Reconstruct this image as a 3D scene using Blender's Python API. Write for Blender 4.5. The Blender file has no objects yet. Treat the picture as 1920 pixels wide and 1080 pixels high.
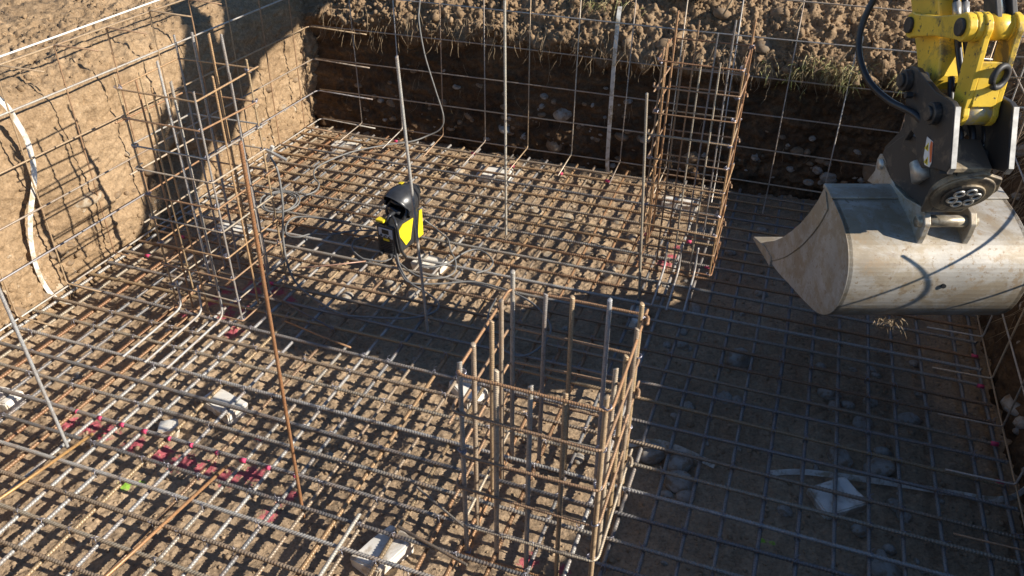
import bpy, bmesh, math, random
import numpy as np
from mathutils import Vector, Matrix
R = math.radians
SC = bpy.context.scene
COL = SC.collection

# ------------------------------------------------------------------ camera, sky, sun, exposure
cam = bpy.data.cameras.new('camera'); cam_ob = bpy.data.objects.new('camera', cam); COL.objects.link(cam_ob)
cam.sensor_width = 36.0; cam.lens = 1501.1 / 1920 * 36.0; cam.clip_start = 0.05; cam.clip_end = 400
RX = Vector((0.94095041, 0.33850309, 0.00528966)); DN = Vector((0.18978662, -0.51448991, -0.83623034)); FW = Vector((-0.28034507, 0.78785519, -0.54835285))
cam_ob.matrix_world = Matrix(((RX.x, -DN.x, -FW.x, 0), (RX.y, -DN.y, -FW.y, 0), (RX.z, -DN.z, -FW.z, 3.0), (0, 0, 0, 1)))
SC.camera = cam_ob
SUN_EL, SUN_AZ = R(29.0), R(0.0)            # azimuth measured from +X towards +Y
sun_dir = Vector((math.cos(SUN_EL) * math.cos(SUN_AZ), math.cos(SUN_EL) * math.sin(SUN_AZ), math.sin(SUN_EL)))
world = bpy.data.worlds.new('World'); SC.world = world; world.use_nodes = True
wn = world.node_tree.nodes; wl = world.node_tree.links; wn.clear()
sky = wn.new('ShaderNodeTexSky'); sky.sky_type = 'NISHITA'; sky.sun_disc = False
sky.sun_elevation = SUN_EL; sky.sun_rotation = R(90) - SUN_AZ; sky.altitude = 400; sky.air_density = 1.0; sky.dust_density = 0.1; sky.ozone_density = 5.0
bg = wn.new('ShaderNodeBackground'); bg.inputs[1].default_value = 0.075
wo = wn.new('ShaderNodeOutputWorld'); wl.new(sky.outputs[0], bg.inputs[0]); wl.new(bg.outputs[0], wo.inputs[0])
sl = bpy.data.lights.new('sun', 'SUN'); sl.energy = 4.6; sl.angle = R(0.53); sl.color = (1.0, 0.93, 0.82)
so = bpy.data.objects.new('sun', sl); COL.objects.link(so); so.rotation_euler = sun_dir.to_track_quat('Z', 'Y').to_euler(); so.location = (20, 0, 12)
SC.view_settings.view_transform = 'Standard'; SC.view_settings.look = 'None'
SC.view_settings.exposure = 0.88; SC.view_settings.gamma = 1.0; SC.view_settings.use_curve_mapping = False

# ------------------------------------------------------------------ noise
rng = np.random.RandomState(11); random.seed(5)
PERM = np.concatenate([rng.permutation(256)] * 3).astype(np.int64)
G3 = rng.normal(size=(256, 3)); G3 /= np.linalg.norm(G3, axis=1)[:, None]
def perlin(x, y, z=0.0):
    x = np.asarray(x, float); y = np.asarray(y, float); z = np.zeros_like(x) + z
    xi = np.floor(x).astype(np.int64); yi = np.floor(y).astype(np.int64); zi = np.floor(z).astype(np.int64)
    xf = x - xi; yf = y - yi; zf = z - zi
    f = lambda t: t * t * t * (t * (t * 6 - 15) + 10)
    u, v, w = f(xf), f(yf), f(zf); out = 0
    for dx in (0, 1):
        wx = u if dx else 1 - u
        for dy in (0, 1):
            wy = v if dy else 1 - v
            for dz in (0, 1):
                wz = w if dz else 1 - w
                h = PERM[PERM[PERM[(xi + dx) & 255] + ((yi + dy) & 255)] + ((zi + dz) & 255)]
                g = G3[h]
                out = out + wx * wy * wz * (g[..., 0] * (xf - dx) + g[..., 1] * (yf - dy) + g[..., 2] * (zf - dz))
    return out * 1.5
def fbm(x, y, z, s, octv=4, gain=0.5):
    a, t = 1.0, 0
    for i in range(octv):
        t = t + a * perlin(x * s, y * s, z * s + i * 7.3); s *= 2.03; a *= gain
    return t
HX = rng.rand(256); HY = rng.rand(256); HR = rng.rand(256)
def domes(x, y, s, seed=0, rad=(0.35, 0.7), keep=1.0, warp=0.35):
    """union of rounded lumps scattered on a plane, one per cell; returns height 0..1"""
    wx = x + warp / s * perlin(x * s * 1.7, y * s * 1.7, seed + .5); wy = y + warp / s * perlin(x * s * 1.7, y * s * 1.7, seed + 9.5)
    X, Y = wx * s, wy * s; xi = np.floor(X).astype(np.int64); yi = np.floor(Y).astype(np.int64); out = np.zeros_like(X)
    for dx in (-1, 0, 1):
        for dy in (-1, 0, 1):
            h = PERM[PERM[(xi + dx + seed * 31) & 255] + ((yi + dy + seed * 17) & 255)]
            d = np.hypot(X - (xi + dx + HX[h]), Y - (yi + dy + HY[h]))
            r = rad[0] + (rad[1] - rad[0]) * HR[h]
            ht = np.sqrt(np.maximum(0, 1 - (d / r) ** 2)) * (0.45 + 0.55 * HX[(h * 7 + 3) & 255]) * (HY[(h * 5 + 1) & 255] < keep)
            out = np.maximum(out, ht)
    return out
def sstep(a, b, x):
    t = np.clip((x - a) / (b - a), 0, 1); return t * t * (3 - 2 * t)

# ------------------------------------------------------------------ materials
def new_mat(name):
    m = bpy.data.materials.new(name); m.use_nodes = True; nt = m.node_tree
    return m, nt.nodes, nt.links, nt.nodes['Principled BSDF']
def ramp(N, stops, interp='LINEAR'):
    r = N.new('ShaderNodeValToRGB'); cr = r.color_ramp; cr.interpolation = interp
    while len(cr.elements) < len(stops): cr.elements.new(0.5)
    for e, (p, c) in zip(cr.elements, stops):
        e.position = p; e.color = (c[0], c[1], c[2], 1) if not isinstance(c, (int, float)) else (c, c, c, 1)
    return r
def noise(N, L, scale, detail=4, rough=0.55, coord='Object', dim=None, dist=0.0):
    tc = N.new('ShaderNodeTexCoord'); n = N.new('ShaderNodeTexNoise'); n.inputs['Scale'].default_value = scale
    n.inputs['Detail'].default_value = detail; n.inputs['Roughness'].default_value = rough; n.inputs['Distortion'].default_value = dist
    L.new(tc.outputs[coord], n.inputs['Vector']); return n
def mixc(N, L, fac, a, b, mode='MIX'):
    m = N.new('ShaderNodeMix'); m.data_type = 'RGBA'; m.blend_type = mode
    for sock, v in ((m.inputs[0], fac), (m.inputs[6], a), (m.inputs[7], b)):
        if hasattr(v, 'links'): L.new(v, sock)
        elif isinstance(v, (int, float)): sock.default_value = v
        else: sock.default_value = (v[0], v[1], v[2], 1)
    return m.outputs[2]
def bump(N, L, h, strength, dist, B):
    b = N.new('ShaderNodeBump'); b.inputs['Strength'].default_value = strength; b.inputs['Distance'].default_value = dist
    L.new(h, b.inputs['Height']); L.new(b.outputs[0], B.inputs['Normal'])

def soil_mat(name, dark, mid, light, paint=False, fine=70.0, strata_shade=False):
    m, N, L, B = new_mat(name)
    n1 = noise(N, L, 1.6, 5, 0.6); n2 = noise(N, L, 22, 5, 0.65); n3 = noise(N, L, fine, 4, 0.7)
    c = ramp(N, [(0.34, dark), (0.5, mid), (0.66, light)]); L.new(n1.outputs[0], c.inputs[0])
    c2 = ramp(N, [(0.3, [v * 0.62 for v in mid]), (0.52, mid), (0.75, [v * 1.25 for v in light])]); L.new(n2.outputs[0], c2.inputs[0])
    col = mixc(N, L, 0.5, c.outputs[0], c2.outputs[0])
    g = ramp(N, [(0.32, 0.66), (0.5, 1.0), (0.72, 1.28)]); L.new(n3.outputs[0], g.inputs[0])
    col = mixc(N, L, 1.0, col, g.outputs[0], 'MULTIPLY')
    # pale grit
    v = N.new('ShaderNodeTexVoronoi'); v.inputs['Scale'].default_value = 55; tc = N.new('ShaderNodeTexCoord'); L.new(tc.outputs['Object'], v.inputs['Vector'])
    pr = ramp(N, [(0.0, 1.0), (0.10, 1.0), (0.16, 0.0)]); L.new(v.outputs['Distance'], pr.inputs[0])
    gm = N.new('ShaderNodeMath'); gm.operation = 'GREATER_THAN'; gm.inputs[1].default_value = 0.72
    sx = N.new('ShaderNodeSeparateColor'); L.new(v.outputs['Color'], sx.inputs[0]); L.new(sx.outputs[0], gm.inputs[0])
    mm = N.new('ShaderNodeMath'); mm.operation = 'MULTIPLY'; L.new(gm.outputs[0], mm.inputs[0]); L.new(pr.outputs[0], mm.inputs[1])
    col = mixc(N, L, mm.outputs[0], col, (0.36, 0.30, 0.22))
    if paint:
        for an, pc in (('pink_spray', (0.46, 0.065, 0.115)), ('green_spray', (0.25, 0.55, 0.03))):
            at = N.new('ShaderNodeAttribute'); at.attribute_name = an
            pn = noise(N, L, 24, 6, 0.8); ad = N.new('ShaderNodeMath'); ad.operation = 'ADD'; L.new(at.outputs['Fac'], ad.inputs[0]); L.new(pn.outputs[0], ad.inputs[1])
            rr = ramp(N, [(0.93, 0.0), (1.2, 0.75)]); L.new(ad.outputs[0], rr.inputs[0])
            col = mixc(N, L, rr.outputs[0], col, pc)
    if strata_shade:  # dark soil layers below the crest, deepened to carry the faces' shade
        at = N.new('ShaderNodeAttribute'); at.attribute_name = 'soil_shade'
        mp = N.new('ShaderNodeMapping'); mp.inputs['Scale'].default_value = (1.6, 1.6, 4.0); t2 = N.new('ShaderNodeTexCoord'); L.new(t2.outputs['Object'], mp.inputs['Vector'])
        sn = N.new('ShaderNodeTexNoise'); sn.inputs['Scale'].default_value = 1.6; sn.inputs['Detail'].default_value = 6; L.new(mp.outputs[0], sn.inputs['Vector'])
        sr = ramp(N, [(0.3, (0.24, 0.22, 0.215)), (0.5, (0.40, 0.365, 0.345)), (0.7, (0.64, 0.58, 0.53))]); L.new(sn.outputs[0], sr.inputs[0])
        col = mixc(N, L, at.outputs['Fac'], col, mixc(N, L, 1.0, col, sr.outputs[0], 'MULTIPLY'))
    L.new(col, B.inputs['Base Color']); B.inputs['Roughness'].default_value = 0.95; B.inputs['Specular IOR Level'].default_value = 0.15
    ah = N.new('ShaderNodeMath'); ah.operation = 'ADD'; L.new(n2.outputs[0], ah.inputs[0]); L.new(n3.outputs[0], ah.inputs[1])
    bump(N, L, ah.outputs[0], 0.55, 0.012, B)
    return m
M = {}
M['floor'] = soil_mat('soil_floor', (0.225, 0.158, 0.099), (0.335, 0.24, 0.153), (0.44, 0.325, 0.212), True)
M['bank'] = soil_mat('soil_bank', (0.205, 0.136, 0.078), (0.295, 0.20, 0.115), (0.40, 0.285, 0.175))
M['sod'] = soil_mat('soil_sod', (0.16, 0.105, 0.06), (0.25, 0.168, 0.098), (0.35, 0.245, 0.15), strata_shade=True)

def bar_mat():
    m, N, L, B = new_mat('rebar_steel')
    oi = N.new('ShaderNodeObjectInfo')
    n1 = noise(N, L, 9, 4, 0.6); n2 = noise(N, L, 160, 3, 0.6)
    r1 = ramp(N, [(0.46, 0.0), (0.76, 0.6)]); L.new(n1.outputs[0], r1.inputs[0])
    col = mixc(N, L, r1.outputs[0], oi.outputs['Color'], (0.33, 0.195, 0.105))
    r2 = ramp(N, [(0.3, 0.6), (0.7, 1.25)]); L.new(n2.outputs[0], r2.inputs[0])
    col = mixc(N, L, 1.0, col, r2.outputs[0], 'MULTIPLY'); L.new(col, B.inputs['Base Color'])
    B.inputs['Metallic'].default_value = 0.22; B.inputs['Roughness'].default_value = 0.42
    bump(N, L, n2.outputs[0], 0.2, 0.002, B)
    return m
M['bar'] = bar_mat()
def plain(name, c, rough=0.5, metal=0.0, var=0.25, scale=12, spec=0.5, bmp=0.0, bscale=60):
    m, N, L, B = new_mat(name)
    n = noise(N, L, scale, 5, 0.6); r = ramp(N, [(0.3, [v * (1 - var) for v in c]), (0.7, [min(1, v * (1 + var)) for v in c])])
    L.new(n.outputs[0], r.inputs[0]); L.new(r.outputs[0], B.inputs['Base Color'])
    B.inputs['Roughness'].default_value = rough; B.inputs['Metallic'].default_value = metal; B.inputs['Specular IOR Level'].default_value = spec
    if bmp:
        n2 = noise(N, L, bscale, 4, 0.6); bump(N, L, n2.outputs[0], bmp, 0.005, B)
    return m
def worn(name, c, under, amount=0.6, scale=7, rough=0.5, metal=0.0, spots=None, scrape=None, spot_at=0.61):
    """paint or plate with patches worn or soiled through to another colour"""
    m, N, L, B = new_mat(name)
    n = noise(N, L, scale, 8, 0.7, dist=0.4); r = ramp(N, [(amount - 0.06, 0.0), (amount + 0.05, 1.0)]); L.new(n.outputs[0], r.inputs[0])
    n2 = noise(N, L, 3.2, 4, 0.6); r2 = ramp(N, [(0.3, 0.78), (0.7, 1.15)]); L.new(n2.outputs[0], r2.inputs[0])
    col = mixc(N, L, 1.0, mixc(N, L, r.outputs[0], c, under), r2.outputs[0], 'MULTIPLY')
    if spots:
        n3 = noise(N, L, 38, 4, 0.7); r3 = ramp(N, [(spot_at, 0.0), (spot_at + .06, 1.0)]); L.new(n3.outputs[0], r3.inputs[0]); col = mixc(N, L, r3.outputs[0], col, spots)
    if scrape:
        tc = N.new('ShaderNodeTexCoord'); mp = N.new('ShaderNodeMapping'); mp.inputs['Rotation'].default_value = (0, 0, R(-20)); mp.inputs['Scale'].default_value = (2.6, 8, 12); L.new(tc.outputs['Object'], mp.inputs['Vector'])
        sn = N.new('ShaderNodeTexNoise'); sn.inputs['Scale'].default_value = 2.2; sn.inputs['Detail'].default_value = 7; sn.inputs['Roughness'].default_value = .7; L.new(mp.outputs[0], sn.inputs['Vector'])
        s1 = ramp(N, [(0.54, 0.0), (0.74, 0.55)]); L.new(sn.outputs[0], s1.inputs[0]); s2 = ramp(N, [(0.30, 0.8), (0.44, 0.0)]); L.new(sn.outputs[0], s2.inputs[0])
        col = mixc(N, L, s1.outputs[0], col, scrape[0]); col = mixc(N, L, s2.outputs[0], col, scrape[1])
        n5 = noise(N, L, 13, 6, .72); s3 = ramp(N, [(0.57, 0.0), (0.64, .8)]); L.new(n5.outputs[0], s3.inputs[0]); col = mixc(N, L, s3.outputs[0], col, scrape[2])
    L.new(col, B.inputs['Base Color']); B.inputs['Roughness'].default_value = rough; B.inputs['Metallic'].default_value = metal
    n4 = noise(N, L, 90, 4, 0.6); bump(N, L, n4.outputs[0], 0.12, 0.004, B)
    return m
M['stone'] = worn('river_stone', (0.34, 0.31, 0.265), (0.23, 0.165, 0.105), 0.54, 1.3, 0.9)
M['pale_stone'] = worn('pale_stone', (0.40, 0.325, 0.23), (0.27, 0.18, 0.10), 0.52, 1.3, 0.9)
M['earthy_stone'] = worn('earthy_stone', (0.27, 0.205, 0.14), (0.21, 0.14, 0.08), 0.46, 1.6, 0.95)
M['concrete'] = worn('spacer_concrete', (0.74, 0.70, 0.62), (0.42, 0.34, 0.25), 0.54, 7, 0.9)
M['strip'] = worn('zinc_strip', (0.72, 0.69, 0.62), (0.42, 0.34, 0.23), 0.54, 14, 0.55, 0.2)
M['cable'] = plain('grey_rubber', (0.17, 0.165, 0.155), 0.6, 0, 0.25, 30)
M['black_hose'] = plain('black_rubber', (0.018, 0.018, 0.02), 0.4, 0, 0.3, 30)
M['yellow'] = worn('yellow_paint', (0.80, 0.52, 0.045), (0.20, 0.15, 0.06), 0.60, 6, 0.42, 0, (0.06, 0.05, 0.035), None, .605)
M['worn_yellow'] = worn('worn_yellow', (0.74, 0.50, 0.08), (0.52, 0.45, 0.33), 0.5, 10, 0.4, 0.2)
M['black_steel'] = worn('black_steel', (0.045, 0.042, 0.04), (0.13, 0.105, 0.08), 0.6, 9, 0.55, 0.3)
M['bright_edge'] = plain('bare_steel', (0.46, 0.43, 0.38), 0.42, 0.6, 0.3, 25)
M['bucket'] = worn('worn_bucket_steel', (0.41, 0.375, 0.32), (0.33, 0.27, 0.19), 0.5, 4.5, 0.5, 0.25, (0.25, 0.185, 0.12), ((0.56, 0.54, 0.50), (0.27, 0.22, 0.165), (0.30, 0.22, 0.135)), .59)
M['worn_pin'] = worn('worn_pin', (0.42, 0.36, 0.26), (0.24, 0.19, 0.13), 0.52, 14, 0.4, 0.4)
M['dirty_steel'] = worn('muddy_steel', (0.30, 0.235, 0.15), (0.10, 0.08, 0.06), 0.52, 6, 0.6, 0.25)
M['chrome'] = plain('chrome', (0.6, 0.6, 0.6), 0.2, 0.9, 0.1)
M['plastic'] = plain('black_plastic', (0.03, 0.031, 0.034), 0.33, 0, 0.3, 20)
M['grey_plastic'] = plain('grey_plastic', (0.55, 0.56, 0.57), 0.45, 0, 0.1)
M['ylw_plastic'] = plain('yellow_plastic', (0.75, 0.58, 0.02), 0.4, 0, 0.12)
M['white_print'] = plain('white_print', (0.72, 0.70, 0.66), 0.5, 0, 0.1)
M['orange_print'] = plain('orange_print', (0.70, 0.16, 0.05), 0.5, 0, 0.15)
M['dark_print'] = plain('dark_print', (0.02, 0.02, 0.02), 0.5, 0, 0.1)
M['glass'] = plain('dark_glass', (0.02, 0.025, 0.03), 0.08, 0, 0.1)
M['pink'] = plain('pink_marker', (0.50, 0.05, 0.12), 0.7, 0, 0.2, 60)
M['string'] = plain('white_cord', (0.75, 0.72, 0.65), 0.7, 0, 0.08)
M['root'] = plain('dry_root', (0.30, 0.215, 0.125), 0.85, 0, 0.35, 14)
M['grass'] = worn('turf_blades', (0.34, 0.27, 0.13), (0.16, 0.19, 0.05), 0.52, 9, 0.7)
M['board'] = plain('grey_board', (0.55, 0.53, 0.49), 0.8, 0, 0.2, 8, 0.3, 0.2)
M['weld'] = plain('weld_bead', (0.30, 0.29, 0.33), 0.35, 0.7, 0.3, 60)

# ------------------------------------------------------------------ object helpers
def tag(o, label=None, cat=None, group=None, kind=None):
    for k, v in (('label', label), ('category', cat), ('group', group), ('kind', kind)):
        if v: o[k] = v
    return o
def empty(name, loc, label=None, cat=None, group=None):
    o = bpy.data.objects.new(name, None); COL.objects.link(o); o.location = loc; o.empty_display_size = 0.1
    return tag(o, label, cat, group)
def link(name, me, parent=None, color=None, world_verts=True):
    """a mesh object; with world_verts its vertices are world coordinates whatever (unrotated) parent it has"""
    o = bpy.data.objects.new(name, me); COL.objects.link(o)
    if parent is not None:
        o.parent = parent
        if world_verts:
            off = Vector((0, 0, 0)); p = parent
            while p is not None: off += p.location; p = p.parent
            o.location = -off
    if color is not None: o.color = (color[0], color[1], color[2], 1)
    return o
def mesh(name, V, F, mat, smooth=False, mats=None, fm=None):
    me = bpy.data.meshes.new(name); me.from_pydata([tuple(map(float, v)) for v in V], [], F)
    for mm in (mats or [mat]): me.materials.append(mm)
    if smooth: me.polygons.foreach_set('use_smooth', [True] * len(me.polygons))
    if fm: me.polygons.foreach_set('material_index', fm)
    me.update(); return me
class MB:
    def __init__(s): s.V = []; s.F = []
    def add(s, V, F):
        b = len(s.V); s.V += [tuple(v) for v in V]; s.F += [tuple(i + b for i in f) for f in F]; return s
    def tube(s, pts, r, sides=8, closed=False, cap=True, taper=None):
        V, F = tube_data(pts, r, sides, closed, cap, taper); return s.add(V, F)
    def box(s, c, d, rot=None):
        V = []
        for z in (-1, 1):
            for y in (-1, 1):
                for x in (-1, 1):
                    p = Vector((x * d[0] / 2, y * d[1] / 2, z * d[2] / 2))
                    if rot is not None: p = rot @ p
                    V.append(p + Vector(c))
        return s.add(V, [(0, 2, 3, 1), (4, 5, 7, 6), (0, 1, 5, 4), (2, 6, 7, 3), (0, 4, 6, 2), (1, 3, 7, 5)])
    def build(s, name, mat, parent=None, smooth=False, color=None, bevel=0.0, seg=2, wv=True):
        me = mesh(name, s.V, s.F, mat, smooth)
        if bevel:
            bm = bmesh.new(); bm.from_mesh(me); bmesh.ops.recalc_face_normals(bm, faces=bm.faces)
            es = [e for e in bm.edges if len(e.link_faces) == 2 and e.calc_face_angle(0) > 0.5]
            bmesh.ops.bevel(bm, geom=es, offset=bevel, segments=seg, affect='EDGES', clamp_overlap=True, profile=0.5)
            bm.to_mesh(me); bm.free(); me.update()
        return link(name, me, parent, color, wv)
def tube_data(pts, r, sides=8, closed=False, cap=True, taper=None, ring_off=None):
    P = np.array([tuple(p) for p in pts], float); n = len(P)
    T = (np.roll(P, -1, 0) - np.roll(P, 1, 0)) if closed else np.gradient(P, axis=0)
    T /= np.linalg.norm(T, axis=1)[:, None] + 1e-12
    a = np.array([0, 0, 1.0]) if abs(T[0][2]) < 0.9 else np.array([1.0, 0, 0])
    N = np.cross(T[0], a); N /= np.linalg.norm(N); rad = np.broadcast_to(np.asarray(r, float), (n,))
    V = []; ang = np.arange(sides) * 2 * np.pi / sides
    for i in range(n):
        N = N - T[i] * (N @ T[i]); N /= np.linalg.norm(N); Bn = np.cross(T[i], N)
        ring = P[i] + rad[i] * (np.cos(ang)[:, None] * N + np.sin(ang)[:, None] * Bn)
        if ring_off is not None: ring = ring + T[i] * (ring_off * np.cos(ang))[:, None]
        V.append(ring)
    V = np.concatenate(V); F = []
    for i in range(n if closed else n - 1):
        j = (i + 1) % n
        for k in range(sides):
            k2 = (k + 1) % sides; F.append((i * sides + k, i * sides + k2, j * sides + k2, j * sides + k))
    if cap and not closed:
        F.append(tuple(range(sides))[::-1]); F.append(tuple((n - 1) * sides + k for k in range(sides)))
    return V, F
def spline(pts, per=8, closed=False):
    P = [Vector(p) for p in pts]; n = len(P); out = []
    rngi = range(n if closed else n - 1)
    for i in rngi:
        p0 = P[(i - 1) % n] if closed or i > 0 else P[0] * 2 - P[1]; p1 = P[i]; p2 = P[(i + 1) % n]
        p3 = P[(i + 2) % n] if closed or i + 2 < n else P[-1] * 2 - P[-2]
        for k in range(per):
            t = k / per
            out.append(0.5 * ((2 * p1) + (p2 - p0) * t + (2 * p0 - 5 * p1 + 4 * p2 - p3) * t * t + (3 * p1 - p0 - 3 * p2 + p3) * t ** 3))
    if not closed: out.append(P[-1])
    return out
def ribbed(path, r, pitch=0.012, rib=0.0013, sides=8, skew=0.6):
    """a deformed bar: path resampled, three rings per rib"""
    P = np.array([tuple(p) for p in path], float); seg = np.linalg.norm(np.diff(P, axis=0), axis=1); s = np.concatenate([[0], np.cumsum(seg)])
    n = max(2, int(s[-1] / pitch)); t = []; rr = []
    for i in range(n):
        for f, e in ((0.0, 0), (0.5, 0), (0.75, 1)): t.append((i + f) * s[-1] / n); rr.append(r + rib * e)
    t.append(s[-1]); rr.append(r)
    Q = np.stack([np.interp(t, s, P[:, k]) for k in range(3)], 1)
    return tube_data(Q, np.array(rr), sides, ring_off=skew * r)
def bar_mesh(name, path, r, pitch=0.012, rib=0.0013, sides=8, skew=0.6, mat=None):
    V, F = ribbed(path, r, pitch, rib, sides, skew); return mesh(name, V, F, mat or M['bar'], True)

# ------------------------------------------------------------------ terrain
def grid_mesh(name, P, mat, attrs=None):
    nu, nv = P.shape[:2]; me = bpy.data.meshes.new(name); n = nu * nv
    me.vertices.add(n); me.vertices.foreach_set('co', P.reshape(-1).astype(np.float32))
    i = np.arange(n).reshape(nu, nv); q = np.stack([i[:-1, :-1], i[1:, :-1], i[1:, 1:], i[:-1, 1:]], -1).reshape(-1, 4); nf = len(q)
    me.loops.add(nf * 4); me.loops.foreach_set('vertex_index', q.reshape(-1).astype(np.int32))
    me.polygons.add(nf); me.polygons.foreach_set('loop_start', np.arange(0, nf * 4, 4, dtype=np.int32))
    me.polygons.foreach_set('use_smooth', np.ones(nf, bool)); me.materials.append(mat); me.update(calc_edges=True)
    for k, a in (attrs or {}).items():
        at = me.attributes.new(k, 'FLOAT', 'POINT'); at.data.foreach_set('value', a.reshape(-1).astype(np.float32))
    me.validate(); o = bpy.data.objects.new(name, me); COL.objects.link(o); o['kind'] = 'structure'; return o
def steps(*segs):
    """concatenated ranges (start, end, spacing)"""
    out = []
    for a, b, d in segs: out.append(np.linspace(a, b, max(2, int(abs(b - a) / d) + 1))[:-1])
    return np.concatenate(out + [[segs[-1][1]]])

PINK = [(-3.44, 2.3, .11), (-3.3, 2.31, .12), (-3.18, 2.31, .13), (-2.99, 2.29, .13), (-2.8, 2.28, .13), (-2.65, 2.27, .14), (-2.51, 2.26, .15), (-2.36, 2.27, .15), (-2.25, 2.33, .13), (-2.01, 2.12, .1), (-1.99, 2.25, .1),
        (-3.44, 3.75, .12), (-3.28, 3.78, .16), (-3.32, 3.59, .12), (-3.46, 3.6, .12), (-3.53, 3.41, .1), (-3.27, 3.47, .12), (-3.1, 3.34, .12), (-3.11, 3.84, .16), (-2.98, 3.78, .1), (-3.3, 3.9, .12),
        (-.62, 5.16, .13), (-.6, 5.3, .09), (-.59, 5.45, .07), (-.84, 5.57, .06), (-.32, 5.21, .05), (-.73, 2.3, .1), (-.56, 2.3, .08), (-3.18, 3.57, .1)]
GREEN = [(-2.8, 2.03, .06), (-2.85, 2.05, .05), (.28, 2.8, .035), (.33, 2.8, .04), (-2.75, 2.07, .05)]
def floor_h(X, Y):
    right = sstep(-1.3, -0.3, X + 0.25 * perlin(X * 1.5, Y * 1.5, 3.1))
    wet = np.maximum(np.exp(-(((X + .72) / .42) ** 2 + ((Y - 2.55) / .5) ** 2) * 1.2), np.exp(-(((X + 1.75) / .5) ** 2 + ((Y - 1.95) / .25) ** 2)))
    cl = (1 - 0.55 * right) * (1 - 0.8 * wet) * (0.75 + 0.5 * perlin(X * 2, Y * 2, 8.2))
    h = -0.106 + 0.016 * fbm(X, Y, 0, 0.9, 3) + 0.012 * fbm(X, Y, 2, 4.5, 3)
    h = h + cl * (0.010 * domes(X, Y, 7, 1, keep=.5) + 0.010 * domes(X, Y, 15, 2, keep=.5) + 0.008 * domes(X, Y, 30, 3, keep=.7))
    h = h + (0.35 + 0.65 * cl) * 0.009 * domes(X, Y, 50, 4, rad=(.25, .6), keep=.8) + (0.3 + .7 * cl) * 0.008 * fbm(X, Y, 5, 38, 3)
    return np.minimum(h, -0.034 + 0.1 * np.minimum(0, h + 0.034))
fx = steps((-4.75, 1.75, 0.0098)); fy = steps((0.1, 1.2, 0.02), (1.2, 3.2, 0.0078), (3.2, 4.8, 0.0095), (4.8, 6.9, 0.0115))
FXg, FYg = np.meshgrid(fx, fy, indexing='ij'); FH = floor_h(FXg, FYg)
def spots(lst):
    a = np.zeros_like(FXg)
    for x, y, r in lst: a = np.maximum(a, 0.575 * np.exp(-((FXg - x) ** 2 + (FYg - y) ** 2) / (r * r) * 1.3))
    return a
pit_floor = grid_mesh('pit_floor', np.stack([FXg, FYg, FH], -1), M['floor'], {'pink_spray': spots(PINK), 'green_spray': spots(GREEN)})
def ground_at(x, y): return float(floor_h(np.array([x]), np.array([y]))[0])

def profile(pts, svals):
    P = np.array(pts, float); s = np.concatenate([[0], np.cumsum(np.linalg.norm(np.diff(P, axis=0), axis=1))])
    Q = np.stack([np.interp(svals, s, P[:, k]) for k in range(2)], 1)
    for _ in range(3): Q[1:-1] = 0.25 * Q[:-2] + 0.5 * Q[1:-1] + 0.25 * Q[2:]
    T = np.gradient(Q, axis=0); T /= np.linalg.norm(T, axis=1)[:, None]; return Q, T, s[-1]
def bank(name, pts, svals, tvals, axis, side, disp, mat):
    """a soil face: profile (n, z) swept along t; axis 'y' sweeps along Y with n = X, 'x' sweeps along X with n = Y; side = direction of the normal at the wall"""
    Q, T, _ = profile(pts, svals); Nn = np.stack([T[:, 1], -T[:, 0]], 1) * side
    S, Tt = np.meshgrid(svals, tvals, indexing='ij'); n0 = Q[:, 0][:, None] + 0 * Tt; z0 = Q[:, 1][:, None] + 0 * Tt
    d, dt, dz = disp(n0, z0, S, Tt)
    n = n0 + d * Nn[:, 0][:, None]; z = z0 + d * Nn[:, 1][:, None] + dz
    P = np.stack([n, Tt + dt, z], -1) if axis == 'y' else np.stack([Tt + dt, n, z], -1)
    return grid_mesh(name, P, mat, {'soil_shade': sstep(1.02, .86, z0) * (sstep(7.2, 6.9, n0) if name == 'back_bank_wall' else 1)} if name in ('back_bank_wall', 'right_bank_wall') else None)  # mask of the wall faces whose shade is partly put into the soil colour
# left bank: sunlit, cut clean with the bucket, pebbly at the foot
def disp_left(n, z, S, t):
    far = sstep(-6.2, -8.0, n)
    d = 0.055 * fbm(t, z * 0.8, n, 1.3, 3) + 0.03 * fbm(t, z, n, 4.5, 5, .55) + 0.02 * np.abs(fbm(t * .6 + 2.2 * z, z * 2 - t, n, 6, 4))
    low = sstep(0.35, -0.05, z) + 0.8 * sstep(1.12, 1.3, z); patch = sstep(-0.05, 0.35, perlin(t * 1.7, S * 1.7, 4.4))
    d = d + (0.55 + low + 0.8 * patch) * (0.012 * domes(t, S, 13, 5, keep=.5) + 0.011 * domes(t, S, 27, 6, keep=.6) + 0.006 * domes(t, S, 58, 7)) + 0.006 * fbm(t, S, 1, 45, 3) - 0.03 * domes(t, S, 5.5, 21, rad=(.1, .28), keep=.35, warp=.6)
    hole = np.exp(-(((t - 4.62) / .22) ** 2 + ((z - .33) / .2) ** 2)) * 0.22 * (0.7 + perlin(t * 5, z * 5, 2.2)); hole2 = np.exp(-(((t - 3.98) / .05) ** 2 + ((z - .93) / .07) ** 2)) * 0.05
    return d * (1 - .6 * far) - hole - hole2, 0.0, 0.0
LP = [(-4.36, -0.30), (-4.43, -0.1), (-4.47, 0.35), (-4.50, 0.85), (-4.54, 1.1), (-4.64, 1.2), (-4.82, 1.265), (-5.25, 1.33), (-6.2, 1.39), (-9, 1.5), (-45, 2.0)]
left_bank = bank('left_bank_wall', LP, steps((0, 2.5, 0.0125), (2.5, 4.3, 0.02), (4.3, 9, .12), (9, 40.5, 2.0)), steps((-30, .5, 2.0), (.5, 2.3, .04), (2.3, 6.75, 0.0125), (6.75, 9, .05), (9, 60, 2.5)), 'y', 1, disp_left, M['bank'])
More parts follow.
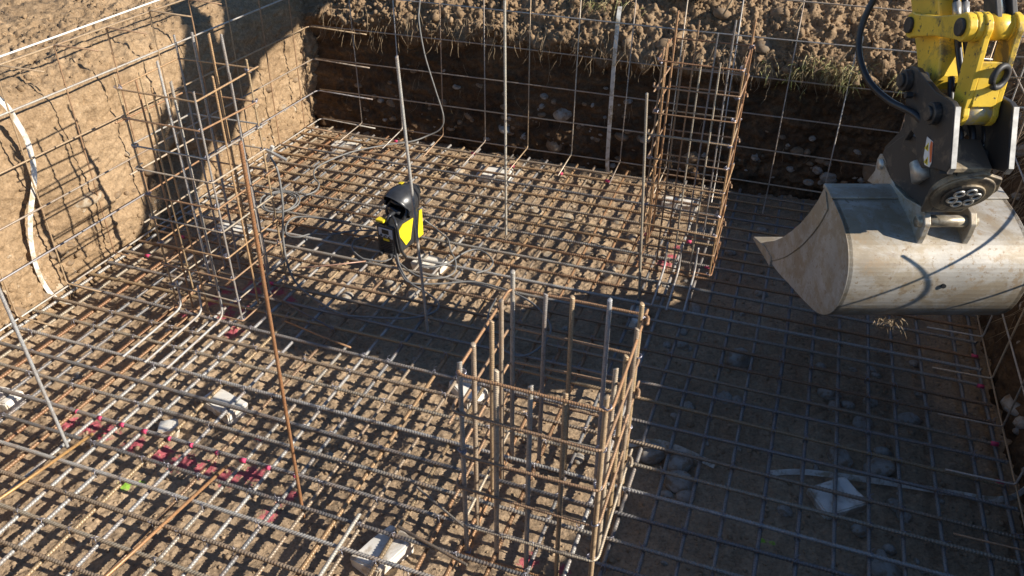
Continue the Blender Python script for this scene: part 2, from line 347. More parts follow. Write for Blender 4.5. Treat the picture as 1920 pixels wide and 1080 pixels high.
# back bank: undercut dark face under a ragged crest of sods and clods
def disp_back(n, z, S, t):
    top = sstep(0.86, 1.0, z) * sstep(9.0, 7.6, n); low = sstep(0.45, 0.0, z); face = 1 - sstep(.8, .95, z)
    d = 0.05 * fbm(t, z, n, 1.1, 3) * (0.4 + 0.6 * face) + face * (0.055 * np.abs(fbm(t, z * 1.6, n, 4, 5, .6)) + .02 * domes(t, S, 9, 15, keep=.4) + .012 * domes(t, S, 24, 16, keep=.6) - 0.03)
    big = domes(t, S, 3.6, 8, rad=(.3, .62), keep=.8); mid = domes(t, S, 8.5, 9, keep=.85); sm = domes(t, S, 19, 10); ti = domes(t, S, 44, 11)
    lip = np.exp(-((S - 1.3) / .12) ** 2)
    d = d + top * (0.07 * fbm(t, S, 4, 2.6, 5, .6) + 0.022 * big + 0.022 * mid + 0.022 * sm + 0.018 * ti + 0.05 * np.abs(fbm(t, S, 2, 9, 4)) - 0.05 + lip * 0.06 * perlin(t * 4.5, t * 0, 7.7)) + (face + low) * (0.02 * mid * low + 0.012 * sm + 0.006 * ti)
    d = d + (0.006 + .007 * top) * fbm(t, S, 1, 38, 3)
    return d, 0.03 * top * perlin(t * 6, S * 6, 1.9), np.exp(-((z - .95) / .16) ** 2) * (0.17 * perlin(t * 1.3, t * 0, 3.3) + .12 * perlin(t * 4.1, t * 0, 5.3) + .05 * perlin(t * 11, t * 0, 6.3) - .05 * sstep(.3, .9, t)) * sstep(9.0, 7.6, n)
BP = [(6.54, -0.30), (6.61, -0.1), (6.68, 0.3), (6.71, 0.7), (6.70, 0.84), (6.62, 0.93), (6.585, 0.985), (6.62, 1.06), (6.76, 1.22), (6.95, 1.36), (7.3, 1.43), (8.2, 1.46), (12, 1.5), (60, 2.2)]
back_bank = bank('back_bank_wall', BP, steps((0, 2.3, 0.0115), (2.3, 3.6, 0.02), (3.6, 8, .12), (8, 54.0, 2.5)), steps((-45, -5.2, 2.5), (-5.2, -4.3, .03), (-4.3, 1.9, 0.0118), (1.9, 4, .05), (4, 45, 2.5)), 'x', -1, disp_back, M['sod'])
def disp_right(n, z, S, t):
    d = 0.06 * fbm(t, z, n, 1.4, 3) + 0.05 * domes(t, S, 6, 12, keep=.7) + 0.03 * domes(t, S, 14, 13) + 0.012 * domes(t, S, 30, 14) - 0.05
    return d * (1 - .7 * sstep(3, 6, n)), 0.0, 0.0
RP = [(1.36, -0.30), (1.47, -0.1), (1.50, 0.4), (1.55, 0.8), (1.58, 1.02), (1.68, 1.14), (1.95, 1.22), (3.5, 1.32), (9, 1.5), (45, 2.0)]
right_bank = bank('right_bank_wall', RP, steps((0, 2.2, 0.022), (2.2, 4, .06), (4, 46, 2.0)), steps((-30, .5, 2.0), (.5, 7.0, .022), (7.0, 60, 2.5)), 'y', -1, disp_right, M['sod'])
NP = [(0.42, -0.30), (0.30, -0.1), (0.24, 0.6), (0.15, 1.15), (-0.1, 1.3), (-1, 1.36), (-6, 1.45), (-45, 1.9)]
near_bank = bank('near_bank_wall', NP, steps((0, 2.2, 0.05), (2.2, 4, .1), (4, 46, 2.5)), steps((-45, -5, 2.0), (-5, 2, .05), (2, 45, 2.0)), 'x', 1, disp_right, M['bank'])

# ------------------------------------------------------------------ stones
def stone_mesh(k, sub=2):
    bm = bmesh.new(); bmesh.ops.create_icosphere(bm, subdivisions=sub, radius=1.0); rr = random.Random(k)
    sx, sy, sz = rr.uniform(.8, 1.15), rr.uniform(.65, .95), rr.uniform(.5, .75); o = Vector((rr.uniform(0, 50), rr.uniform(0, 50), rr.uniform(0, 50)))
    co = np.array([v.co for v in bm.verts]); d = 1 + .22 * perlin(co[:, 0] * .9 + o.x, co[:, 1] * .9 + o.y, co[:, 2] * .9 + o.z) + .07 * perlin(co[:, 0] * 2.6 + o.x, co[:, 1] * 2.6 + o.y, co[:, 2] * 2.6)
    for v, f in zip(bm.verts, d): v.co = Vector((v.co.x * sx, v.co.y * sy, v.co.z * sz)) * float(f)
    me = bpy.data.meshes.new('stone'); bm.to_mesh(me); bm.free(); me.polygons.foreach_set('use_smooth', [True] * len(me.polygons)); me.materials.append(M['stone']); return me
STM = [stone_mesh(k) for k in range(8)]
def pale_of(me):
    m2 = me.copy(); m2.materials.clear(); m2.materials.append(M['pale_stone']); return m2
STP = [pale_of(m) for m in STM[:5]]; STE = [m.copy() for m in STM[:5]]
for m_ in STE: m_.materials.clear(); m_.materials.append(M['earthy_stone'])
def put_stone(parent, loc, r, pale=False, name='stone'):
    me = random.choice(STE if pale == 'earth' else STP if pale else STM); o = bpy.data.objects.new(name, me); COL.objects.link(o); o.parent = parent
    o.location = loc; o.scale = (r * random.uniform(.85, 1.2), r * random.uniform(.85, 1.2), r * random.uniform(.8, 1.1)); o.rotation_euler = (random.uniform(-.3, .3), random.uniform(-.3, .3), random.uniform(0, 6.28)); return o
BEDDED = [(.5, 4.27, .035), (.79, 4.36, .04), (.82, 4.31, .03), (1.04, 4.5, .035), (.98, 3.94, .07), (.58, 3.91, .045), (.66, 3.95, .045), (.78, 4.02, .05), (.74, 3.81, .06), (.55, 4.01, .07), (1.06, 4.2, .05),
          (.84, 3.61, .055), (.89, 3.25, .05), (.93, 3.19, .05), (.81, 2.88, .055), (.83, 2.81, .08), (.85, 2.94, .04), (.37, 3.02, .045), (-.33, 4.64, .05), (-.34, 4.2, .05), (-.43, 4.17, .035), (-.36, 4.35, .035),
          (.05, 3.77, .045), (-.02, 3.77, .05), (-.21, 3.63, .045), (-.27, 3.53, .03), (.08, 4.98, .06), (-.11, 2.94, .055), (-.2, 2.92, .04), (-.69, 3.0, .05), (-2.42, 4.2, .06), (-2.62, 3.95, .05), (-2.2, 4.12, .06), (-.45, 5.75, .06), (.0, 5.9, .05), (-.2, 5.5, .05)]
for x, y, r in BEDDED: put_stone(pit_floor, (x, y, ground_at(x, y) + r * .05), r)
for i in range(70):
    x, y = random.uniform(-4.2, 1.3), random.uniform(2.4, 6.4); r = random.uniform(.014, .032)
    put_stone(pit_floor, (x, y, ground_at(x, y)), r)
for i in range(80):
    x, y = random.uniform(-2.9, -0.9), random.uniform(4.8, 6.35); r = random.uniform(.02, .065)
    o = put_stone(pit_floor, (x, y, ground_at(x, y) + r * .05), r, True); o.scale.z *= .6
random.seed(21)
def on_bank(bank_ob, pts, name='stone'):
    co = np.empty(len(bank_ob.data.vertices) * 3, np.float32); bank_ob.data.vertices.foreach_get('co', co); co = co.reshape(-1, 3)
    for p, r, pale in pts:      # bed each stone half into the displaced face
        q = co[np.argmin(((co - np.array(p)) ** 2).sum(1))]; n = {'left_bank_wall': (1, 0, 0), 'right_bank_wall': (-1, 0, 0)}.get(bank_ob.name, (0, -.9, .4 if p[2] > .9 else 0))
        put_stone(bank_ob, tuple(float(q[k]) - n[k] * r * .25 for k in range(3)), r, pale, name)
bs = []
for i in range(130):                                         # gravelly base of the back face
    z = abs(random.gauss(0, .24)) + random.uniform(-.08, .12); x = random.uniform(-4.2, 1.4)
    bs.append(((x, 6.635 + .2 * min(z, .3), z), random.uniform(.015, .05), 'earth' if random.random() < .6 else False))
for x, z, r in [(-3.62, .22, .085), (-2.45, .12, .07), (-2.1, .3, .05), (-1.9, .33, .11), (-1.95, .05, .12), (-1.35, .2, .08), (-1.12, .2, .07), (-.7, .1, .09), (.15, .28, .07), (.45, .1, .09), (-3.1, .3, .05), (.85, .2, .18)]:
    bs.append(((x, 6.635 + .2 * min(z, .3), z), r, 'earth' if random.random() < .5 else False))
for x, y, z, r in [(-1.35, 6.52, 1.08, .075), (-1.05, 6.55, 1.1, .11), (-.28, 6.6, 1.16, .11), (-.5, 6.62, 1.2, .1), (-.62, 6.75, 1.33, .13), (-.2, 6.82, 1.36, .12), (-.05, 6.52, 1.02, .085)]:
    bs.append(((x, y + .09, z - .02), r * .7, 'earth'))
on_bank(back_bank, bs)
ls = []
for i in range(130):
    z = abs(random.gauss(0, .33)) - .03; y = random.uniform(2.7, 6.5)
    ls.append(((-4.475 - .05 * z, y, z), random.uniform(.012, .035), 'earth' if random.random() < .6 else True))
for y, z, r in [(3.72, .42, .105), (3.95, .36, .06), (3.35, .2, .06), (3.42, .1, .05), (3.2, -.02, .07), (3.05, -.04, .055), (3.12, .0, .06), (5.9, .5, .06), (6.1, .25, .06), (6.25, .2, .05), (6.35, .45, .06), (5.7, .12, .045), (2.95, .02, .08), (3.3, .72, .03), (4.35, .42, .09)]:
    ls.append(((-4.505, y, z), r, random.choice(('earth', True))))
on_bank(left_bank, ls)
rs = [((1.54 + random.uniform(-.01, .04), random.uniform(2.6, 6.4), random.uniform(-.05, 1.0)), random.uniform(.025, .09), False) for i in range(45)]
on_bank(right_bank, rs)
BIG = [((-.33, 3.16), .085, 'broad flat grey stone at the right foot of the nearest cage'), ((-.18, 3.13), .085, 'tall oval stone standing between two mat bars right of nearest cage'),
       ((-.16, 3.01), .08, 'oval stone lying against the taller one right of nearest cage'), ((.62, 3.48), .075, 'brownish round stone just above the white broken block in shade'),
       ((.82, 3.48), .085, 'smooth pale grey stone right of the white strip in shade'), ((.72, 3.01), .05, 'small pale stone below the white broken block in shade'), ((.01, 4.15), .1, 'long flat pale stone in open shaded soil between two cages')]
for (x, y), r, lab in BIG:
    o = put_stone(None, (x, y, ground_at(x, y) + r * .28), r); tag(o, lab, 'stone', 'loose stones on the shaded floor')

# ------------------------------------------------------------------ broken clods and crumbs
def clod_field(name, centres, radii, mat, sub, seed, flat=.8):
    bm = bmesh.new(); bmesh.ops.create_icosphere(bm, subdivisions=sub, radius=1.0); bv = np.array([v.co for v in bm.verts]); bf = np.array([[v.index for v in f.verts] for f in bm.faces]); bm.free()
    r = np.random.RandomState(seed); n = len(centres); q = r.normal(size=(n, 4)); q /= np.linalg.norm(q, axis=1)[:, None]; w, x, y, z = q.T
    Rm = np.stack([1 - 2 * (y * y + z * z), 2 * (x * y - z * w), 2 * (x * z + y * w), 2 * (x * y + z * w), 1 - 2 * (x * x + z * z), 2 * (y * z - x * w), 2 * (x * z - y * w), 2 * (y * z + x * w), 1 - 2 * (x * x + y * y)], -1).reshape(n, 3, 3)
    jit = 1 + r.uniform(-.32, .2, size=(n, len(bv), 1)); sc = r.uniform(.6, 1.15, size=(n, 1, 3))
    V = bv[None] * jit * sc; V = np.sign(V) * np.minimum(np.abs(V), r.uniform(.5, .95, size=(n, 1, 3)))
    V = np.einsum('nij,nkj->nki', Rm, V) * np.asarray(radii)[:, None, None] + np.asarray(centres)[:, None, :]
    F = (bf[None] + (np.arange(n) * len(bv))[:, None, None]).reshape(-1, 3); me = bpy.data.meshes.new(name)
    me.vertices.add(n * len(bv)); me.vertices.foreach_set('co', V.reshape(-1).astype(np.float32)); nf = len(F)
    me.loops.add(nf * 3); me.loops.foreach_set('vertex_index', F.reshape(-1).astype(np.int32)); me.polygons.add(nf); me.polygons.foreach_set('loop_start', np.arange(0, nf * 3, 3, dtype=np.int32))
    me.materials.append(mat); me.update(calc_edges=True); me.validate(); o = bpy.data.objects.new(name, me); COL.objects.link(o); o['kind'] = 'stuff'; return o
def sample(ob, test, n, seed):
    me = ob.data; co = np.empty(len(me.vertices) * 3, np.float32); me.vertices.foreach_get('co', co); co = co.reshape(-1, 3); idx = np.nonzero(test(co))[0]
    return co[np.random.RandomState(seed).choice(idx, n)].astype(float)
cr = np.random.RandomState(77)
c1 = sample(back_bank, lambda c: (c[:, 0] > -4.3) & (c[:, 0] < 1.9) & (c[:, 1] < 7.7) & (c[:, 2] > .92), 5200, 1); c1[:, 1] -= .004
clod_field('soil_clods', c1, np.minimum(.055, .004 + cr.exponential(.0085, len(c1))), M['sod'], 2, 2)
c2 = sample(pit_floor, lambda c: (c[:, 0] > -4.4) & (c[:, 0] < 1.4) & (c[:, 1] > 1.2) & (c[:, 1] < 6.6) & (c[:, 2] > -.135), 9000, 3)
clod_field('soil_crumbs', c2, np.minimum(.026, .003 + cr.exponential(.0055, len(c2))), M['floor'], 1, 4)
c3 = sample(left_bank, lambda c: (c[:, 0] > -6.5) & (c[:, 1] > 2.3) & (c[:, 1] < 6.6) & ((c[:, 2] > 1.12) | (c[:, 2] < .3)), 2600, 5)
clod_field('soil_crumbs', c3, np.minimum(.035, .003 + cr.exponential(.006, len(c3))), M['bank'], 1, 6)

# ------------------------------------------------------------------ the bottom mat of crossing bars
STEEL = [(.42, .38, .32), (.46, .39, .29), (.34, .31, .28), (.46, .33, .19), (.40, .31, .22), (.26, .245, .23), (.54, .51, .46)]
RUST = [(.40, .225, .115), (.35, .18, .09), (.46, .29, .15), (.33, .21, .125)]
GREY = [(.46, .445, .42), (.50, .48, .445), (.42, .41, .40), (.27, .265, .26)]
mat_root = empty('rebar_mat', (-1.5, 3.5, 0), 'large floor mat of crossing ribbed steel bars covering the whole pit bottom', 'rebar mat')
A_Y = [6.312, 6.168, 6.004, 5.853, 5.695, 5.523, 5.363, 5.214, 5.044, 4.891, 4.728, 4.569, 4.432, 4.278, 4.117, 3.953, 3.785, 3.638, 3.48, 3.303, 3.138, 2.976, 2.793, 2.641]
while A_Y[-1] > .8: A_Y.append(A_Y[-1] - .163)
B_X = [1.386, 1.26, 1.065, .894, .746, .588, .43, .261, .088, -.075, -.238, -.382, -.54, -.70, -.87, -1.03, -1.19, -1.35, -1.52, -1.66, -1.82, -1.965, -2.13, -2.285, -2.437, -2.62]
while B_X[-1] > -4.28: B_X.append(B_X[-1] - .157)
rb = random.Random(3)
def bowed(a, p, q, k):
    return [((-2.89 + 5.78 * i / 24), a * math.sin(p + k * i / 24), .0015 * math.sin(q + 9 * i / 24)) for i in range(25)]
topms = [bar_mesh('top_bar', bowed(*v), .0092, .0155, .0032, 8, .85) for v in ((.0, 0, 0, 1), (.010, .3, 2, 3.5), (.012, 2.1, 4, 5.5))]
botms = [bar_mesh('bottom_bar', [(y_, x_, z_) for x_, y_, z_ in [(p_[0] * 1.02, p_[1], p_[2]) for p_ in bowed(*v)]], .0094, .0155, .0026, 8, .85) for v in ((.0, 0, 0, 1), (.010, 1.2, 1, 4.5))]
TOPS = []
for i, y in enumerate(A_Y):
    col = [v * .72 for v in (rb.choice(STEEL) if rb.random() < .75 else rb.choice(RUST))]
    if 2.0 < y < 2.2: col = (.17, .16, .15)  # cast shadow of the tall rusty stake, painted along this whole bar
    o = link('top_bar', rb.choice(topms), mat_root, col, False); TOPS.append((y, o))
    o.location = (rb.uniform(-.03, .03), y - 3.5, rb.uniform(-.001, .003)); o.rotation_euler = (rb.uniform(0, 6.28), 0, rb.gauss(0, .0022))
for i, x in enumerate(B_X):
    col = [v * .70 for v in (rb.choice(GREY) if rb.random() < .5 else rb.choice(RUST + STEEL))]
    if x > -.3: col = [v * .5 for v in rb.choice(GREY[:3])]  # less rusty bars on the right, colour darkened to carry the shade there
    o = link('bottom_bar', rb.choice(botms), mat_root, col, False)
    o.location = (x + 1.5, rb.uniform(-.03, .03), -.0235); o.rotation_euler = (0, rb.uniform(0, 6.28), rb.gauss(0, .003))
# wire ties at the nearer crossings
tw = MB()
for q in range(2): tw.tube([(.013 * math.cos(a) * (1 if q else -1) + .003 * q, .013 * math.cos(a), -.011 + .0255 * math.sin(a)) for a in np.linspace(0, 6.283, 11)[:-1]], .0016, 4, True)
tw.tube([(.004, .004, .012), (.014, .002, .024), (.020, -.008, .030)], .0016, 4)
twm = mesh('tie_wire', tw.V, tw.F, M['weld'], True)
xs_ = sorted(((x - .3) ** 2 * .4 + y * y, x, y) for x in B_X for y in A_Y if 1.6 < y < 4.6 and not (x < -3.2 and y < 2)); pick = [c for c in xs_ if rb.random() < .55][:280]
for _, x, y in pick:
    o = link('tie_wire', twm, mat_root, None, False); o.location = (x + 1.5, y - 3.5, 0); o.rotation_euler = (0, 0, rb.choice((0, 1.57, 3.14, 4.71)) + rb.uniform(-.2, .2))
# pink spray on bars
mk = mesh('paint_mark', *tube_data([(-.018, 0, 0), (.018, 0, 0)], .0124, 10), M['pink'], True)
def mark(x, y, ln=1.0):
    yb, bar = min(TOPS, key=lambda t: abs(t[0] - y)); o = bpy.data.objects.new('paint_mark', mk); COL.objects.link(o); o.parent = bar
    o.location = (x + 1.5 - bar.location.x, 0, 0); o.scale = (ln, 1, 1)
for x in (-3.36, -3.2, -3.05, -2.9, -2.74, -2.6, -2.44, -2.28, -2.13, -1.97): mark(x, 2.31, rb.uniform(.3, .9))
for x, y in [(-2.3, 2.49), (-.84, 5.5), (-.5, 5.42), (-.3, 5.35), (-.82, 5.3), (-.32, 5.04), (1.36, 4.28), (1.37, 3.8), (1.36, 3.48), (-3.1, 3.8), (-3.3, 3.95), (-4.1, 4.1), (-4.15, 3.8), (1.36, 4.6), (-3.42, 6.3), (-2.63, 6.3), (-2.2, 6.17), (-1.75, 6.17), (-1.33, 6.17), (.25, 5.85)]: mark(x, y)

# ------------------------------------------------------------------ wall meshes (thin bars)
HZ = [0.016, .31, .615, .925, 1.238, 1.518]
def thin(name, path, parent, col, r=.0055, sides=6):
    return MB().tube(path, r, sides).build(name, M['bar'], parent, True, col)
def shared(name, me, parent, loc, col):
    o = link(name, me, parent, col, False); o.location = loc; return o
TH = [(.46, .33, .20), (.40, .25, .145), (.54, .44, .32), (.38, .31, .24), (.49, .45, .39)]
def bend(pts, r=.03, n=4):
    """polyline with its corners rounded"""
    P = [Vector(p) for p in pts]; out = [P[0]]
    for i in range(1, len(P) - 1):
        a, b, c = P[i - 1], P[i], P[i + 1]; d1 = (a - b).normalized(); d2 = (c - b).normalized(); q = min(r, (a - b).length * .45, (c - b).length * .45)
        s, e = b + d1 * q, b + d2 * q
        for k in range(n + 1):
            t = k / n; out.append(s * (1 - t) ** 2 + b * 2 * t * (1 - t) + e * t * t)
    out.append(P[-1]); return out
lw = empty('wall_mesh', (-4.365, 3.5, 0), 'tall rusty bar mesh with hooked tops standing before the sunlit left bank', 'wall mesh', 'bar meshes along the pit walls')
for z in HZ:
    c = rb.choice(TH); j = [rb.uniform(-.008, .008) for _ in range(6)]
    thin('horizontal_bar', bend([(-4.36 + j[0], .7, z + j[1]), (-4.365 + j[2], 3.5, z + j[3]), (-4.365, 6.535, z + j[4])] + ([(-3.75, 6.52, z - .012)] if z < 1.3 else []), .05), lw, c if z != .31 else (.34, .32, .32), .0065)
for y in (1.6, 2.03, 2.45, 2.88, 3.29, 3.73, 4.17, 4.585, 5.0, 5.42, 5.84, 6.27):
    t = 1.52 + rb.uniform(-.01, .01); dy = rb.uniform(.0, .04)
    thin('vertical_bar', bend([(-4.02 + rb.uniform(-.06, .03), y + dy, t - .01), (-4.358, y, t), (-4.372, y - .015, .03), (-4.08, y - .01, .022)], .02), lw, rb.choice(TH[:2]))
bw = empty('wall_mesh', (-1.5, 6.545, 0), 'rusty bar mesh standing upright before the dark shaded back bank', 'wall mesh', 'bar meshes along the pit walls')
for z in HZ:
    z2 = z + .004; j = [rb.uniform(-.012, .012) for _ in range(6)]
    thin('horizontal_bar', spline([(-4.34, 6.545, z2 + .006), (-2.5, 6.55 + j[0], z2 + j[1]), (-.8, 6.545 + j[2], z2 + j[3]), (1.37, 6.55, z2 + j[4])], 4), bw, rb.choice(TH[2:]), .006)
for x in (-3.9, -3.46, -3.03, -2.6, -2.18, -1.76, -1.31, -.9, -.46, -.02, .42, .86, 1.3):
    L_ = rb.uniform(.42, .6)
    thin('vertical_bar', bend([(x + rb.uniform(-.02, .02), 6.56, 1.535), (x, 6.535, .035), (x + rb.uniform(-.01, .03), 6.535 - L_, .024)], .03), bw, rb.choice(TH))
rw = empty('wall_mesh', (1.42, 4, 0), 'rusty bar mesh in shade along the right bank beside the bucket', 'wall mesh', 'bar meshes along the pit walls')
for z in HZ:
    thin('horizontal_bar', spline([(1.43, .8, z), (1.425, 3, z + rb.uniform(-.02, .02)), (1.42, 5, z), (1.42, 6.53, z + .01)], 4), rw, rb.choice(TH), .0055)
for y in (1.3, 1.73, 2.16, 2.6, 3.03, 3.46, 3.9, 4.33, 4.76, 5.2, 5.63, 6.06, 6.46):
    lean = rb.uniform(-.06, .06)
    thin('vertical_bar', bend([(1.14, y + lean, 1.50), (1.435, y + lean, 1.525), (1.418, y, .03), (1.1, y, .024)], .02), rw, rb.choice(TH))

# ------------------------------------------------------------------ column cages
def cage(label, x0, x1, y0, y1, rings, top, nf, ns, vr, sr, rib_v, rib_s, lean=(0, 0), feet=()):
    root = empty('column_cage', ((x0 + x1) / 2, (y0 + y1) / 2, 0), label, 'rebar cage', 'upright column cages on the mat'); r2 = random.Random(int(abs(x0) * 1000))
    cx, cy = (x0 + x1) / 2, (y0 + y1) / 2; hx, hy = (x1 - x0) / 2, (y1 - y0) / 2
    c = .045 if sr > .0055 else .018
    loop = [(-hx, -hy + .12, 0), (-hx, hy, 0), (hx, hy, .004), (hx, -hy, .004), (-hx, -hy, .010), (-hx, -hy + .10, .016)]
    # a closed tie: starts and ends in an overlap at one corner
    path = bend([(-hx + .004, -hy - .06, 0)] + [(-hx + .0, hy, 0), (hx, hy, .003), (hx, -hy, .006), (-hx - .012, -hy, .011), (-hx - .02, -hy + .07, .014)], c, 6)
    sm = bar_mesh('stirrup', path, sr, .0105, rib_s, 8)
    for k, z in enumerate(rings):
        col = r2.choice(RUST + TH[:2] + RUST if cy > 4.5 else RUST + TH[:3] + STEEL[:2])
        o = link('stirrup', sm, root, col, False); o.location = (lean[0] * z + r2.uniform(-.006, .006), lean[1] * z + r2.uniform(-.006, .006), z)
        o.rotation_euler = (r2.gauss(0, .012), r2.gauss(0, .012), (0, math.pi)[k % 2] + r2.gauss(0, .008))
    ins = sr + vr + .001; pos = []
    for k in range(nf): f = k / (nf - 1); pos += [(-hx + ins + f * 2 * (hx - ins), -hy + ins), (-hx + ins + f * 2 * (hx - ins), hy - ins)]
    for k in range(1, ns - 1): f = k / (ns - 1); pos += [(-hx + ins, -hy + ins + f * 2 * (hy - ins)), (hx - ins, -hy + ins + f * 2 * (hy - ins))]
    vm = [bar_mesh('vertical_bar', [(0, 0, .0), (0, 0, top + dz)], vr * q_, .0105, rib_v * q_, 8) for dz, q_ in ((0, 1), (.02, 1), (0, .74 if sr < .006 else .95), (.1, .8 if sr < .006 else 1), (.13, 1))]
    z0 = -.10 if sr > .006 else .012
    if sr > .006: vm = [bar_mesh('vertical_bar', [(0, 0, 0), (0, 0, top + .1 + dz)], vr, .0105, rib_v, 8) for dz in (0, .02, -.015, .045, .065)]
    for k, (px, py) in enumerate(pos):
        jx, jy = r2.uniform(-.012, .012) * (k > 3), r2.uniform(-.008, .008) * (k > 3)
        back = py > hy - .05; thin_ = r2.random() < (.9 if cy > 4.5 else .55); me_ = r2.choice(vm[3:]) if back and r2.random() < .7 else vm[2] if thin_ else r2.choice(vm[:2])
        o = link('vertical_bar', me_, root, r2.choice(RUST + STEEL[1:4]) if thin_ and sr < .006 else r2.choice(STEEL[:3] + STEEL[3:5] + TH[:1] + TH[2:3] + GREY[2:3] if sr > .006 else GREY[:2] + STEEL[:4] + RUST + GREY[:2]), False); o.location = (px + jx, py + jy, z0 + (r2.uniform(-.012, .04) if sr < .006 else r2.uniform(-.012, .012)))
        o.rotation_euler = (r2.gauss(-lean[1], .006), r2.gauss(lean[0], .006), r2.uniform(0, 6))
    for fx_, ln in feet:      # toes bent along the mat towards the viewer
        fo = bar_mesh('toe_bar', bend([(fx_ - cx, -hy + .01, .22), (fx_ - cx, -hy - .005, .026), (fx_ - cx + .01, -hy - ln, .022)], .06, 5), vr * .9, .0105, rib_v, 8); link('toe_bar', fo, root, r2.choice(GREY[:2]), False)
    bm_ = MB()
    for q in range(3): bm_.tube([(math.cos(a) * .016 + .004 * q, math.sin(a) * .015, -.006 + .006 * q + .003 * math.sin(2 * a)) for a in np.linspace(0, 6.28, 10)[:-1]], .0022, 5, True)
    tm = mesh('tie_wire', bm_.V, bm_.F, M['weld'], True)
    for z in rings:
        for px, py in ((-hx + ins, -hy + ins), (hx - ins, -hy + ins), (hx - ins, hy - ins)):
            if r2.random() < .85:
                o = link('tie_wire', tm, root, None, False); o.location = (px + lean[0] * z, py + lean[1] * z, z + .004); o.rotation_euler = (r2.uniform(-.4, .4), r2.uniform(-.4, .4), r2.uniform(0, 6))
    return root, cx, cy, hx, hy
near_c = cage('nearest cage of thick ribbed bars, its top level with the middle of the pit', -1.03, -.405, 2.225, 2.88, [-.085, .127, .349, .565, .778, .992], 1.03, 5, 5, .0098, .0064, .0022, .0018)
left_c = cage('rusty thin cage before the sunlit left bank, throwing its shadow on it', -3.525, -3.0, 3.32, 3.85, [.02, .175, .327, .492, .665, .825, .985, 1.135, 1.292, 1.48], 1.51, 5, 4, .0080, .0052, .0014, .0010, feet=((-3.46, .55), (-3.3, .55), (-3.14, .55)))
far_c = cage('thin cage at the back of the pit left of the excavator bucket', -.80, -.28, 4.90, 5.42, [.02, .175, .327, .482, .648, .827, .978, 1.145, 1.293, 1.47], 1.50, 5, 4, .0076, .0052, .0014, .0010, feet=((-.6, .5), (-.5, .52), (-.39, .5)))

# ------------------------------------------------------------------ single upright bars and loose bars
def stake(label, base, top, r, col, rib=.001, extra=None):
    b, t = Vector(base), Vector(top); o = link('rebar_stake', bar_mesh('rebar_stake', [(0, 0, 0), tuple(t - b)], r, .011, rib, 8), None, col); o.location = b
    return tag(o, label, 'steel bar', 'upright single bars')
stake('grey upright bar leaning left, standing beside the welder', (-1.865, 3.66, .0), (-1.93, 3.64, 1.74), .0085, (.42, .40, .36))
stake('long pale upright bar running out of the top of the photo', (-1.827, 4.992, .0), (-1.84, 4.99, 2.0), .009, (.50, .46, .38))
stake('tall rusty upright bar between the left cage and nearest cage', (-1.845, 2.166, -.09), (-1.80, 2.175, 1.87), .0075, (.33, .16, .075))
stake('grey ribbed upright bar at the left edge in front of left bank', (-3.195, 2.08, -.02), (-3.21, 2.07, 1.1), .0085, (.40, .40, .39), .0013)
stake('grey bar leaning up against the near left corner of the back cage', (-.69, 4.48, .0), (-.80, 4.62, 1.36), .0085, (.34, .29, .22))
def loose(label, p0, p1, r, col, rib=0.0, name='loose_bar'):
    a, b = Vector(p0), Vector(p1)
    me = bar_mesh(name, [(0, 0, 0), tuple(b - a)], r, .013, rib, 8) if rib else mesh(name, *tube_data([(0, 0, 0), tuple((b - a) * .5 + Vector((0, 0, -.004))), tuple(b - a)], r, 8), M['bar'], True)
    o = link(name, me, None, col); o.location = a; return tag(o, label, 'steel bar', 'loose bars lying on the mat')
loose('plain orange rusty rod lying on the mat at the left edge of photo', (-3.28, 1.30, .024), (-3.13, 2.19, .02), .0085, (.45, .26, .10))
loose('plain orange rusty rod lying on the mat left of the tall rusty bar', (-2.47, 1.02, .024), (-2.32, 2.24, .02), .0085, (.42, .22, .10))
loose('short pale ribbed bar on the mat beside the nearest white block', (-1.53, 1.62, .024), (-1.54, 2.19, .02), .0095, (.42, .40, .35), .0016)
loose('thin pinkish rod lying on the mat behind the left cage', (-3.02, 4.0, .022), (-2.62, 4.25, .02), .005, (.38, .22, .16))
loose('dark rod lying across the mat between left cage and grey bar', (-2.95, 3.63, .02), (-2.42, 3.45, .02), .006, (.13, .12, .12))
loose('rusty rod lying across the mat beside the tall rusty bar', (-2.75, 3.42, .02), (-2.22, 3.32, .02), .006, (.36, .2, .1))
loose('short grey rod on the mat left of the nearest cage', (-1.36, 2.44, .02), (-1.02, 2.28, .02), .006, (.26, .24, .2), .0008)
loose('short brown rod on the mat above the nearest white block', (-1.34, 2.19, .02), (-.95, 2.10, .02), .0075, (.2, .16, .12), .0008)

